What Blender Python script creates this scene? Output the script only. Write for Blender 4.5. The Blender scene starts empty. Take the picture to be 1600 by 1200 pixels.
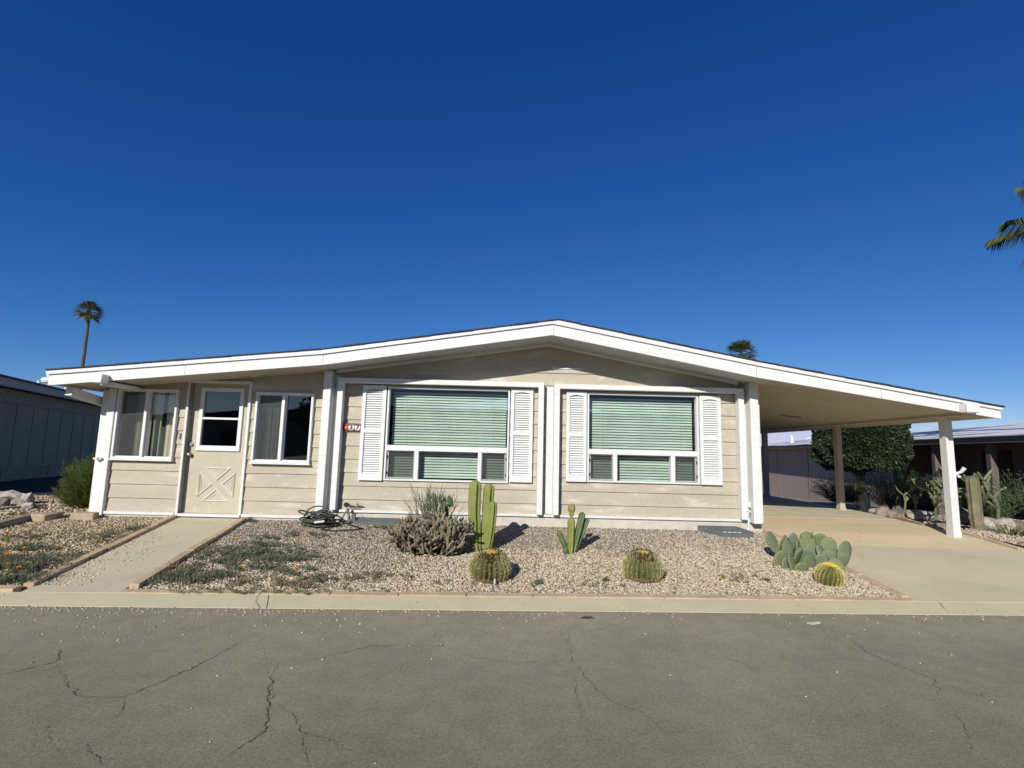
import bpy, math, random
import numpy as np
from mathutils import Matrix, Vector, noise
random.seed(7); RNG = np.random.default_rng(7)
S = bpy.context.scene; COL = S.collection
R = math.radians; pi = math.pi
# ---------------------------------------------------------------- camera
EYE = 1.42; FPX = 810.0
MR = Matrix.Rotation(R(-0.3),3,'Z') @ Matrix.Rotation(R(90+7.33),3,'X') @ Matrix.Rotation(R(1.417),3,'Z')
cd = bpy.data.cameras.new('camera'); cam = bpy.data.objects.new('camera', cd); COL.objects.link(cam)
cd.sensor_width = 36; cd.lens = FPX/1600*36; cd.clip_end = 3000; cd.clip_start = .05
M4 = MR.to_4x4(); M4.translation = (0,0,EYE); cam.matrix_world = M4; S.camera = cam
def ray(x,y): return MR @ Vector(((x-800)/FPX, -(y-600)/FPX, -1))
def atY(x,y,Y):
    d = ray(x,y); return Vector((0,0,EYE)) + d*(Y/d.y)
def atZ(x,y,Z):
    d = ray(x,y); return Vector((0,0,EYE)) + d*((Z-EYE)/d.z)
def sst(a,b,x):
    t = min(1,max(0,(x-a)/(b-a))); return t*t*(3-2*t)
def kerbY(x): return 4.86+.045*x
def gz(x,y):
    kb = kerbY(x)+.3
    if y < kb: z0 = .03
    elif y < 8: z0 = .035+(y-kb)/(8-kb)*.285
    else: z0 = .32+min(y-8,2.5)*.035
    if x > 6.95:
        zr = z0 if y < 8.5 else .32-(y-8.5)*.047
        zr = max(zr,-.75); t = sst(7.0,8.2,x); z0 = z0*(1-t)+zr*t
    if x < -6.3:
        zl = z0 if y < 8 else max(.1,.32-(y-8)*.014)
        t = sst(-6.3,-7.5,x) if False else min(1,max(0,(-6.3-x)/1.2)); z0 = z0*(1-t)+zl*t
    return z0
def atG(x,y):                       # point of the yard seen at that pixel, by marching the ray
    d = ray(x,y).normalized(); o = Vector((0,0,EYE)); t = 1.0
    while t < 80:
        p = o+d*t
        if p.z <= gz(p.x,p.y): return p
        t += .01
    return o+d*t
# ---------------------------------------------------------------- mesh building
class MB:
    def __init__(s): s.v=[]; s.f=[]
    def add(s,vs,fs):
        n=len(s.v); s.v += [tuple(v) for v in vs]; s.f += [tuple(i+n for i in f) for f in fs]; return s
    def box(s,x0,x1,y0,y1,z0,z1):
        return s.add([(x0,y0,z0),(x1,y0,z0),(x1,y1,z0),(x0,y1,z0),(x0,y0,z1),(x1,y0,z1),(x1,y1,z1),(x0,y1,z1)],
            [(0,3,2,1),(4,5,6,7),(0,1,5,4),(1,2,6,5),(2,3,7,6),(3,0,4,7)])
    def prismY(s,poly,y0,y1):       # poly of (x,z), counter-clockwise seen from the front
        n=len(poly)
        return s.add([(x,y0,z) for x,z in poly]+[(x,y1,z) for x,z in poly],
            [tuple(range(n)),tuple(range(2*n-1,n-1,-1))]+[(i,i+n,(i+1)%n+n,(i+1)%n) for i in range(n)])
    def prismZ(s,poly,zb,zt):       # zb, zt numbers or functions of x,y
        f=lambda z,x,y: z(x,y) if callable(z) else z
        n=len(poly)
        return s.add([(x,y,f(zb,x,y)) for x,y in poly]+[(x,y,f(zt,x,y)) for x,y in poly],
            [tuple(range(n-1,-1,-1)),tuple(range(n,2*n))]+[(i,(i+1)%n,(i+1)%n+n,i+n) for i in range(n)])
    def hexa(s,a,b,w,h):            # beam of section w x h from a to b
        a=Vector(a);b=Vector(b);d=(b-a).normalized();u=d.cross(Vector((0,0,1)))
        if u.length<1e-4: u=Vector((1,0,0))
        u.normalize(); v=u.cross(d).normalized()
        P=[p+u*i*w/2+v*j*h/2 for p in (a,b) for i,j in ((-1,-1),(1,-1),(1,1),(-1,1))]
        return s.add(P,[(0,1,2,3),(7,6,5,4),(0,4,5,1),(1,5,6,2),(2,6,7,3),(3,7,4,0)])
    def tube(s,path,rad,n=6,cap=True,rib=0,nr=1):
        path=[Vector(p) for p in path]; m=len(path)
        if not hasattr(rad,'__len__'): rad=[rad]*m
        prev=None; base=len(s.v)
        for i,p in enumerate(path):
            d=(path[min(i+1,m-1)]-path[max(i-1,0)])
            if d.length<1e-7: d=Vector((0,0,1))
            d.normalize()
            u=(prev-d*prev.dot(d)) if prev is not None else d.cross(Vector((.3,.9,.1)))
            if u.length<1e-4: u=d.cross(Vector((1,0,0)))
            u.normalize(); w=d.cross(u); prev=u
            for k in range(n):
                a=2*pi*k/n; r=rad[i]
                if rib: r*=1+rib*math.cos(a*nr)
                s.v.append(tuple(p+u*math.cos(a)*r+w*math.sin(a)*r))
        for i in range(m-1):
            for k in range(n):
                a=base+i*n+k; b=base+i*n+(k+1)%n
                s.f.append((a,b,b+n,a+n))
        if cap:
            s.f.append(tuple(base+k for k in range(n-1,-1,-1)))
            s.f.append(tuple(base+(m-1)*n+k for k in range(n)))
        return s
    def blob(s,c,r,seed=0,amp=.2,sub=2,fs=1.5,flat=1,cut=None):
        import bmesh
        bm=bmesh.new(); bmesh.ops.create_icosphere(bm,subdivisions=sub,radius=1)
        n=len(s.v); c=Vector(c); r=Vector(r) if hasattr(r,'__len__') else Vector((r,r,r))
        for v in bm.verts:
            k=1+amp*noise.noise(v.co*fs+Vector((seed*3.7,seed*1.3,0)))*2
            s.v.append((c.x+v.co.x*r.x*k,c.y+v.co.y*r.y*k,c.z+v.co.z*r.z*k))
        s.f += [tuple(v.index+n for v in f.verts) for f in bm.faces]
        bm.free(); return s
    def build(s,name,mat,parent=None,smooth=False,bevel=0,seg=1,label=None):
        me=bpy.data.meshes.new(name); me.from_pydata(s.v,[],s.f); me.update()
        if smooth: me.polygons.foreach_set('use_smooth',[True]*len(me.polygons))
        me.materials.append(mat)
        o=bpy.data.objects.new(name,me); COL.objects.link(o)
        if parent is not None: o.parent=parent; o.matrix_parent_inverse=parent.matrix_world.inverted()
        if bevel:
            m=o.modifiers.new('bevel','BEVEL'); m.width=bevel; m.segments=seg; m.limit_method='ANGLE'; m.angle_limit=R(40)
        if label: o['label']=label
        return o
    def build_each(s,name,mat,parent=None,**k):     # one object per loose piece
        par=list(range(len(s.v)))
        def fd(i):
            while par[i]!=i: par[i]=par[par[i]]; i=par[i]
            return i
        for f in s.f:
            for j in f[1:]: par[fd(j)]=fd(f[0])
        g={}
        for f in s.f: g.setdefault(fd(f[0]),[]).append(f)
        out=[]
        for fs in g.values():
            ids=sorted({i for f in fs for i in f}); m={i:n for n,i in enumerate(ids)}; b=MB(); b.v=[s.v[i] for i in ids]; b.f=[tuple(m[i] for i in f) for f in fs]; out.append(b.build(name,mat,parent,**k))
        return out
def np_mesh(name,V,F,mat,smooth=False):
    me=bpy.data.meshes.new(name); nf=len(F); k=F.shape[1]
    me.vertices.add(len(V)); me.vertices.foreach_set('co',V.astype(np.float32).ravel())
    me.loops.add(nf*k); me.loops.foreach_set('vertex_index',F.astype(np.int32).ravel())
    me.polygons.add(nf); me.polygons.foreach_set('loop_start',np.arange(0,nf*k,k,dtype=np.int32)); me.polygons.foreach_set('loop_total',np.full(nf,k,dtype=np.int32))
    me.update(calc_edges=True)
    if smooth: me.polygons.foreach_set('use_smooth',[True]*nf)
    me.materials.append(mat); o=bpy.data.objects.new(name,me); COL.objects.link(o); return o
def tag(o,label,cat,group=None):
    o['label']=label; o['category']=cat
    if group: o['group']=group
    return o
def struct(o): o['kind']='structure'; return o
def stuff(o,label,cat): o['kind']='stuff'; o['label']=label; o['category']=cat; return o
def thing(name,label,cat,loc=(0,0,0),group=None):
    o=bpy.data.objects.new(name,None); COL.objects.link(o); o.location=loc; o.matrix_world=Matrix.Translation(loc)
    o.empty_display_size=.1; return tag(o,label,cat,group)
def copy_tree(o,loc,label,parent=None):
    c=o.copy(); COL.objects.link(c); c.location=loc; c['label']=label
    for ch in list(o.children):
        k=ch.copy(); COL.objects.link(k); k.parent=c
        for g in list(ch.children):
            q=g.copy(); COL.objects.link(q); q.parent=k
    return c
# ---------------------------------------------------------------- materials
def mat(name,col,rough=.8,var=.12,scale=6,bump=0,bscale=80,spec=.3,isl=0,col2=None,fine=0,stain=None,metal=0,stretch=None):
    col=tuple(c*.92 for c in col); col2=tuple(c*.92 for c in col2) if col2 else None
    m=bpy.data.materials.new(name); m.use_nodes=True; nt=m.node_tree; N=nt.nodes; L=nt.links
    b=N['Principled BSDF']; b.inputs['Roughness'].default_value=rough; b.inputs['Specular IOR Level'].default_value=spec; b.inputs['Metallic'].default_value=metal
    tc=N.new('ShaderNodeTexCoord'); src=tc.outputs['Object']
    if stretch:
        mp=N.new('ShaderNodeMapping'); mp.inputs['Scale'].default_value=stretch; L.new(src,mp.inputs['Vector']); src=mp.outputs[0]
    nz=N.new('ShaderNodeTexNoise'); nz.inputs['Scale'].default_value=scale; nz.inputs['Detail'].default_value=6; nz.inputs['Roughness'].default_value=.65; L.new(src,nz.inputs['Vector'])
    cr=N.new('ShaderNodeValToRGB'); cr.color_ramp.elements[0].position=.3; cr.color_ramp.elements[1].position=.7
    a=col2 if col2 else tuple(c*(1-var*2) for c in col); z=col if col2 else tuple(min(1,c*(1+var*.6)) for c in col)
    cr.color_ramp.elements[0].color=(*a,1); cr.color_ramp.elements[1].color=(*z,1)
    L.new(nz.outputs['Fac'],cr.inputs['Fac']); out=cr.outputs['Color']
    def mult(out,fac_out,lo,hi,p0=.35,p1=.65):
        r=N.new('ShaderNodeMapRange'); r.inputs['From Min'].default_value=p0; r.inputs['From Max'].default_value=p1; r.inputs['To Min'].default_value=lo; r.inputs['To Max'].default_value=hi; L.new(fac_out,r.inputs['Value'])
        x=N.new('ShaderNodeMix'); x.data_type='RGBA'; x.blend_type='MULTIPLY'; x.inputs[0].default_value=1; L.new(out,x.inputs[6]); L.new(r.outputs[0],x.inputs[7]); return x.outputs[2]
    if fine:
        n2=N.new('ShaderNodeTexNoise'); n2.inputs['Scale'].default_value=bscale; n2.inputs['Detail'].default_value=4; L.new(tc.outputs['Object'],n2.inputs['Vector'])
        out=mult(out,n2.outputs['Fac'],1-fine,1+fine)
    if isl:
        g=N.new('ShaderNodeNewGeometry'); out=mult(out,g.outputs['Random Per Island'],1-isl,1+isl,0,1)
    if stain:
        n3=N.new('ShaderNodeTexNoise'); n3.inputs['Scale'].default_value=stain[1]; n3.inputs['Detail'].default_value=5; L.new(src,n3.inputs['Vector'])
        r=N.new('ShaderNodeMapRange'); r.inputs['From Min'].default_value=stain[2]; r.inputs['From Max'].default_value=stain[2]+.12; L.new(n3.outputs['Fac'],r.inputs['Value'])
        r.inputs['To Max'].default_value=stain[3]
        x=N.new('ShaderNodeMix'); x.data_type='RGBA'; L.new(r.outputs[0],x.inputs[0]); L.new(out,x.inputs[6]); x.inputs[7].default_value=(*stain[0],1); out=x.outputs[2]
    L.new(out,b.inputs['Base Color'])
    if bump:
        n4=N.new('ShaderNodeTexNoise'); n4.inputs['Scale'].default_value=bscale; n4.inputs['Detail'].default_value=5; L.new(src,n4.inputs['Vector'])
        bp=N.new('ShaderNodeBump'); bp.inputs['Strength'].default_value=bump; bp.inputs['Distance'].default_value=.01; L.new(n4.outputs['Fac'],bp.inputs['Height']); L.new(bp.outputs[0],b.inputs['Normal'])
    return m
def ramp_mat(name,stops,rough=.85,spec=.2,fine=.15,fs=60,trans=0):      # colour picked per loose piece
    stops=[(p,tuple(c*.93 for c in q)) for p,q in stops]
    m=bpy.data.materials.new(name); m.use_nodes=True; nt=m.node_tree; N=nt.nodes; L=nt.links
    b=N['Principled BSDF']; b.inputs['Roughness'].default_value=rough; b.inputs['Specular IOR Level'].default_value=spec
    g=N.new('ShaderNodeNewGeometry'); cr=N.new('ShaderNodeValToRGB'); cr.color_ramp.interpolation='LINEAR'
    e=cr.color_ramp.elements; e[0].position=stops[0][0]; e[0].color=(*stops[0][1],1); e[1].position=stops[-1][0]; e[1].color=(*stops[-1][1],1)
    for p,c in stops[1:-1]: k=e.new(p); k.color=(*c,1)
    L.new(g.outputs['Random Per Island'],cr.inputs['Fac'])
    tc=N.new('ShaderNodeTexCoord'); nz=N.new('ShaderNodeTexNoise'); nz.inputs['Scale'].default_value=fs; L.new(tc.outputs['Object'],nz.inputs['Vector'])
    r=N.new('ShaderNodeMapRange'); r.inputs['From Min'].default_value=.3; r.inputs['From Max'].default_value=.7; r.inputs['To Min'].default_value=1-fine; r.inputs['To Max'].default_value=1+fine; L.new(nz.outputs['Fac'],r.inputs['Value'])
    x=N.new('ShaderNodeMix'); x.data_type='RGBA'; x.blend_type='MULTIPLY'; x.inputs[0].default_value=1; L.new(cr.outputs[0],x.inputs[6]); L.new(r.outputs[0],x.inputs[7]); L.new(x.outputs[2],b.inputs['Base Color'])
    if trans:
        t=N.new('ShaderNodeBsdfTranslucent'); L.new(x.outputs[2],t.inputs['Color']); mx=N.new('ShaderNodeMixShader'); mx.inputs[0].default_value=trans
        o=N['Material Output']; L.new(b.outputs[0],mx.inputs[1]); L.new(t.outputs[0],mx.inputs[2]); L.new(mx.outputs[0],o.inputs['Surface'])
    return m
def glass_mat(name,tint,ior=1.5,refl=1.0,dirt=.0):
    m=bpy.data.materials.new(name); m.use_nodes=True; nt=m.node_tree; N=nt.nodes; L=nt.links; N.remove(N['Principled BSDF'])
    t=N.new('ShaderNodeBsdfTransparent'); t.inputs[0].default_value=(*tint,1); g=N.new('ShaderNodeBsdfGlossy'); g.inputs['Roughness'].default_value=.015; g.inputs[0].default_value=(refl,refl,refl,1)
    f=N.new('ShaderNodeFresnel'); ge=N.new('ShaderNodeNewGeometry'); ma=N.new('ShaderNodeMath'); ma.operation='MULTIPLY_ADD'; ma.inputs[1].default_value=1/ior-ior; ma.inputs[2].default_value=ior; L.new(ge.outputs['Backfacing'],ma.inputs[0]); L.new(ma.outputs[0],f.inputs['IOR'])
    tc=N.new('ShaderNodeTexCoord'); nz=N.new('ShaderNodeTexNoise'); nz.inputs['Scale'].default_value=1.3; L.new(tc.outputs['Object'],nz.inputs['Vector'])
    bp=N.new('ShaderNodeBump'); bp.inputs['Strength'].default_value=.12; bp.inputs['Distance'].default_value=.02; L.new(nz.outputs['Fac'],bp.inputs['Height']); L.new(bp.outputs[0],g.inputs['Normal'])
    mx=N.new('ShaderNodeMixShader'); L.new(f.outputs[0],mx.inputs[0]); L.new(t.outputs[0],mx.inputs[1]); L.new(g.outputs[0],mx.inputs[2]); L.new(mx.outputs[0],N['Material Output'].inputs['Surface'])
    return m
def screen_mat(name,col,cover):
    m=bpy.data.materials.new(name); m.use_nodes=True; nt=m.node_tree; N=nt.nodes; L=nt.links; b=N['Principled BSDF']; b.inputs['Roughness'].default_value=.7
    tc=N.new('ShaderNodeTexCoord'); nz=N.new('ShaderNodeTexNoise'); nz.inputs['Scale'].default_value=5; L.new(tc.outputs['Object'],nz.inputs['Vector'])
    cr=N.new('ShaderNodeValToRGB'); cr.color_ramp.elements[0].color=(*[c*.8 for c in col],1); cr.color_ramp.elements[1].color=(*[c*1.2 for c in col],1); L.new(nz.outputs['Fac'],cr.inputs[0]); L.new(cr.outputs[0],b.inputs['Base Color'])
    t=N.new('ShaderNodeBsdfTransparent'); mx=N.new('ShaderNodeMixShader'); mx.inputs[0].default_value=cover; L.new(t.outputs[0],mx.inputs[1]); L.new(b.outputs[0],mx.inputs[2]); L.new(mx.outputs[0],N['Material Output'].inputs['Surface']); return m

m_white=mat('painted_white_wood',(.76,.765,.74),.55,.04,5,bump=.25,bscale=25,stain=((.60,.59,.56),7,.60,.5),stretch=(.35,1,2.2))
m_vinyl=mat('white_vinyl',(.76,.765,.75),.4,.03,8,spec=.4)
m_trim=mat('white_trim',(.73,.735,.71),.5,.05,9,bump=.15,bscale=40,stain=((.58,.57,.54),14,.63,.5))
m_siding=mat('beige_siding',(.50,.445,.34),.65,.07,2,bump=.3,bscale=30,fine=.04,stain=((.62,.59,.51),4,.56,.55),stretch=(.5,1,2))
m_door=mat('beige_door',(.515,.46,.345),.6,.05,5,bump=.15,bscale=25,stain=((.70,.63,.50),9,.6,.4))
m_skirt=mat('cream_concrete_skirt',(.62,.57,.49),.85,.08,6,bump=.5,bscale=50,stain=((.40,.34,.27),8,.58,.6))
m_soffit=mat('beige_soffit',(.50,.45,.36),.8,.05,2,bump=.1,bscale=40,stain=((.42,.36,.27),1.6,.56,.5))
m_soffit2=mat('grey_white_soffit',(.48,.48,.455),.7,.05,4,stain=((.45,.43,.40),3,.58,.5),stretch=(.4,1,1))
m_shingle=mat('dark_shingle',(.055,.058,.07),.9,.3,12,bump=.6,bscale=60)
m_jamb=mat('weathered_jamb',(.30,.29,.27),.7,.25,14,stretch=(3,3,.6))
m_knob=mat('satin_metal',(.62,.61,.58),.3,.05,10,metal=.9)
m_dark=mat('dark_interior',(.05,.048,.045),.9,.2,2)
m_black=mat('black_iron',(.02,.02,.02),.6,.2,20)
m_slat=ramp_mat('blind_slat',[(0,(.60,.64,.60)),(.5,(.72,.75,.71)),(1,(.80,.82,.78))],.5,fine=.08,fs=3)
m_curtain=mat('cream_curtain',(.80,.77,.60),.9,.1,3,stretch=(9,1,.3))
m_curtaing=mat('grey_curtain',(.30,.32,.31),.9,.25,3,stretch=(9,1,.5))
m_green=glass_mat('green_tinted_glass',(.775,.86,.80),1.62,.85)
m_clear=glass_mat('clear_glass',(.80,.84,.82),2.0,1.0)
m_screen=screen_mat('insect_screen',(.055,.06,.06),.52)
def asphalt():
    m=mat('old_asphalt',(.350,.303,.206),.9,.04,.9,bump=.45,bscale=260,fine=0); nt=m.node_tree; N=nt.nodes; L=nt.links; b=N['Principled BSDF']
    out=b.inputs['Base Color'].links[0].from_socket; tc=N.new('ShaderNodeTexCoord')
    def ramp(node,out,lo,hi,p0,p1,typ='MULTIPLY'):
        r=N.new('ShaderNodeMapRange'); r.inputs['From Min'].default_value=p0; r.inputs['From Max'].default_value=p1; r.inputs['To Min'].default_value=lo; r.inputs['To Max'].default_value=hi; L.new(node,r.inputs['Value'])
        x=N.new('ShaderNodeMix'); x.data_type='RGBA'; x.blend_type=typ; x.inputs[0].default_value=1; L.new(out,x.inputs[6]); L.new(r.outputs[0],x.inputs[7]); return x.outputs[2]
    for sc,lo,hi,p0,p1 in ((150,.72,1.28,.35,.65),(45,.88,1.12,.35,.65),(6,.95,1.05,.4,.6),(1.2,.94,1.05,.35,.65),(.35,.95,1.04,.4,.6)):
        n=N.new('ShaderNodeTexNoise'); n.inputs['Scale'].default_value=sc; n.inputs['Detail'].default_value=3; L.new(tc.outputs['Object'],n.inputs['Vector']); out=ramp(n.outputs['Fac'],out,lo,hi,p0,p1)
    v=N.new('ShaderNodeTexVoronoi'); v.inputs['Scale'].default_value=95; L.new(tc.outputs['Object'],v.inputs['Vector']); out=ramp(v.outputs['Distance'],out,1.35,.95,.0,.32)
    sx=N.new('ShaderNodeSeparateXYZ'); L.new(tc.outputs['Object'],sx.inputs[0]); nd=N.new('ShaderNodeTexNoise'); nd.inputs['Scale'].default_value=1.7; L.new(tc.outputs['Object'],nd.inputs['Vector'])
    ad=N.new('ShaderNodeMath'); ad.operation='MULTIPLY_ADD'; ad.inputs[1].default_value=1.4; L.new(nd.outputs['Fac'],ad.inputs[0]); L.new(sx.outputs['Y'],ad.inputs[2]); out=ramp(ad.outputs[0],out,.74,1.13,2.6,5.2)
    L.new(out,b.inputs['Base Color']); return m
m_asphalt=asphalt()
m_crack=mat('crack_shadow',(.225,.185,.13),1,.2,40)
m_crack2=mat('slab_crack_dirt',(.20,.17,.12),1,.2,40)
m_conc=mat('tan_concrete',(.635,.56,.365),.9,.05,1.5,bump=.25,bscale=120,fine=.05,stain=((.66,.56,.38),.9,.54,.6))
m_conc3=mat('pinkish_concrete',(.72,.60,.37),.9,.05,1.2,bump=.25,bscale=120,fine=.05,stain=((.74,.55,.36),.8,.47,.8),stretch=(.5,1.4,1))
m_conc2=mat('grey_concrete_kerb',(.69,.61,.385),.9,.05,2.2,bump=.35,bscale=110,fine=.07,stain=((.56,.50,.37),3,.6,.6))
m_walk=mat('walkway_concrete',(.64,.565,.39),.9,.06,1.8,bump=.35,bscale=110,fine=.06,stain=((.44,.39,.30),2.6,.58,.5))
m_edge=mat('terracotta_edging',(.61,.455,.29),.9,.14,5,bump=.5,bscale=70,fine=.1,stain=((.50,.40,.30),6,.57,.7))
m_dirt=mat('pale_desert_soil',(.34,.28,.215),.95,.15,4,bump=.6,bscale=60,fine=.2)
m_bed=mat('gravel_dust',(.34,.275,.195),.95,.15,20,bump=.6,bscale=60,fine=.3)
m_stone=ramp_mat('gravel_stones',[(0,(.30,.24,.165)),(.2,(.44,.36,.25)),(.45,(.54,.445,.31)),(.75,(.62,.52,.37)),(.92,(.71,.63,.49)),(1,(.38,.32,.24))],.85)
m_stoneg=ramp_mat('grey_gravel_stones',[(0,(.17,.135,.10)),(.3,(.30,.245,.185)),(.7,(.43,.36,.275)),(.95,(.66,.60,.51)),(1,(.22,.195,.17))],.85)
m_stoneb=ramp_mat('brown_gravel_stones',[(0,(.19,.14,.08)),(.3,(.36,.28,.17)),(.7,(.50,.40,.25)),(.93,(.72,.63,.46)),(1,(.25,.20,.14))],.9)
m_rock=mat('pale_rock',(.50,.45,.38),.9,.25,5,bump=.7,bscale=22)
m_rock2=mat('brown_rock',(.30,.245,.20),.9,.25,5,bump=.7,bscale=22)
# ---------------------------------------------------------------- setting
def grid(x0,x1,nx,y0,y1,ny,zf,name,m):
    xs=np.linspace(x0,x1,nx); ys=np.linspace(y0,y1,ny)
    V=np.array([(x,y,zf(x,y)) for y in ys for x in xs]); I=np.arange((nx-1)*(ny-1)); i=I%(nx-1); j=I//(nx-1); a=j*nx+i
    return np_mesh(name,V,np.stack([a,a+1,a+nx+1,a+nx],1),m,True)
def lots(a,b,fine0,fine1,step,big):
    s=sorted(set(list(np.arange(fine0,fine1+1e-6,step))+list(np.linspace(a,fine0,big))+list(np.linspace(fine1,b,big)))); return s
xs=lots(-700,700,-22,26,.4,16); ys=lots(-700,1500,-14,34,.4,16)
V=np.array([(x,y,(gz(x,y)-.045) if y>0 else -.06) for y in ys for x in xs]); nx=len(xs); F=[]
for j in range(len(ys)-1):
    for i in range(nx-1): a=j*nx+i; F.append((a,a+1,a+nx+1,a+nx))
struct(np_mesh('ground',V,np.array(F),m_dirt,True))
b=MB(); xs2=np.linspace(-60,60,121)
n=len(xs2); b.add([(x,-6.2,0) for x in xs2]+[(x,kerbY(x)+.01,0) for x in xs2],[(i,i+1,n+i+1,n+i) for i in range(n-1)]); struct(b.build('road',m_asphalt))
b=MB()                              # kerb strip, slabs with tool joints
jx=[-30,-20,-12,-6.1,-2.19,1.02,4.28,9.5,16,30]
for a,c in zip(jx,jx[1:]):
    a2,c2=a+.004,c-.004; sk=.12 if a in (-2.19,1.02,4.28) else 0; sk2=.12 if c in (-2.19,1.02,4.28) else 0
    k=lambda x:kerbY(x)
    b.prismZ([(a2+sk,k(a2)),(c2+sk2,k(c2)),(c2,k(c2)+.30),(a2,k(a2)+.30)],-.05,lambda x,y:.004+.10*(y-kerbY(x)))
struct(b.build('kerb',m_conc2))
b=MB(); b.prismZ([(-60,-6.9),(60,-6.9),(60,-6.21),(-60,-6.21)],-.05,.03); struct(b.build('kerb',m_conc2))
def slab(poly,lift,name,m,n=14,th=.06):
    # quad strip following the yard
    (a,b_,c,d)=[Vector((*p,0)) for p in poly]; B=MB(); vs=[]; fs=[]
    for i in range(n+1):
        t=i/n; p=a.lerp(d,t); q=b_.lerp(c,t)
        for w,dz in ((p,lift),(q,lift),(p,lift-th),(q,lift-th)): vs.append((w.x,w.y,gz(w.x,w.y)+dz if abs(w.x)<6.96 else gz(6.9,w.y)+dz))
    for i in range(n):
        k=4*i; fs += [(k,k+1,k+5,k+4),(k+2,k+6,k+7,k+3),(k,k+4,k+6,k+2),(k+1,k+3,k+7,k+5)]
    fs += [(0,2,3,1),(4*n,4*n+1,4*n+3,4*n+2)]
    B.add(vs,fs); return struct(B.build(name,m))
kb=lambda x:kerbY(x)+.305
slab([(-4.40,kb(-4.4)),(-3.55,kb(-3.5)),(-3.93,7.93),(-4.88,7.93)],.0,'walkway',m_walk)
slab([(4.10,kb(4.1)),(8.2,kb(8.2)),(7.02,7.3),(3.97,7.3)],.0,'driveway',m_conc)
slab([(3.97,7.305),(7.02,7.305),(6.97,9.40),(3.93,9.40)],.0,'driveway',m_conc3)
slab([(3.93,9.41),(6.97,9.41),(6.97,15.6),(3.93,15.6)],.003,'driveway',m_walk)
def bed(poly,name,m): 
    b=MB(); P=[Vector((*p,0)) for p in poly]; n=16; vs=[]
    for j in range(n+1):
        for i in range(n+1):
            u,t=i/n,j/n; w=(P[0].lerp(P[1],u)).lerp(P[3].lerp(P[2],u),t); vs.append((w.x,w.y,gz(w.x,w.y)-.018))
    b.add(vs,[(j*(n+1)+i,j*(n+1)+i+1,(j+1)*(n+1)+i+1,(j+1)*(n+1)+i) for j in range(n) for i in range(n)]); return struct(b.build(name,m))
MB_=[(-3.5,kb(-3.5)+.02),(4.06,kb(4)+.02),(3.88,7.99),(-3.87,7.99)]
LB_=[(-9.5,kb(-9.5)+.02),(-4.5,kb(-4.5)+.02),(-4.95,7.99),(-9.5,7.99)]
RB_=[(8.05,kb(8)),(12,kb(12)),(12,8.6),(7.02,8.6)]
bed(MB_,'gravel_bed',m_bed); bed(LB_,'gravel_bed',m_bed); bed(RB_,'gravel_bed',m_bed)
# edgings
def edging(pts,w,label,lift=.006,name='garden_edging',seglen=.62,mm=m_edge,jit=.004):
    b=MB(); rr=random.Random(len(label))
    for (ax,ay),(bx,by) in zip(pts,pts[1:]):
        L_=math.hypot(bx-ax,by-ay); n=max(1,round(L_/seglen)); ux,uy=(bx-ax)/L_,(by-ay)/L_; px,py=-uy,ux
        for i in range(n):
            s0=i/n*L_+.003; s1=(i+1)/n*L_-.003; o1=rr.uniform(-jit,jit)*2; dz=rr.uniform(-jit,jit)
            q=[(ax+ux*s0+px*(o1-w/2),ay+uy*s0+py*(o1-w/2)),(ax+ux*s1+px*(o1-w/2),ay+uy*s1+py*(o1-w/2)),(ax+ux*s1+px*(o1+w/2),ay+uy*s1+py*(o1+w/2)),(ax+ux*s0+px*(o1+w/2),ay+uy*s0+py*(o1+w/2))]
            b.prismZ(q,lambda x,y:gz(x,y)-.05,lambda x,y:gz(x,y)+lift+dz)
    return tag(b.build(name,mm,bevel=.008,seg=2),label,'garden edging')
edging([(-3.56,kb(-3.56)+.05),(4.12,kb(4.1)+.05)],.095,'long straight terracotta edging between the cactus gravel and the roadside kerb')
edging([(-3.50,kb(-3.5)+.12),(-3.87,7.9)],.09,'terracotta edging along the right side of the front walkway',.035)
edging([(-4.45,kb(-4.45)+.12),(-4.93,7.95)],.09,'terracotta edging along the left side of the front walkway',.035)
edging([(-9.5,kb(-9.5)+.05),(-4.47,kb(-4.47)+.05)],.095,'terracotta edging in front of the orange poppies, beside the kerb',.03)
edging([(4.06,kb(4)+.1),(3.93,7.95)],.07,'thin terracotta edging between the prickly pear gravel and the driveway',.012)
edging([(8.32,kb(8)),(7.09,7.3),(7.07,8.9),(7.3,9.9)],.07,'terracotta edging along the right side of the driveway past the carport post',.02)
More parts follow.
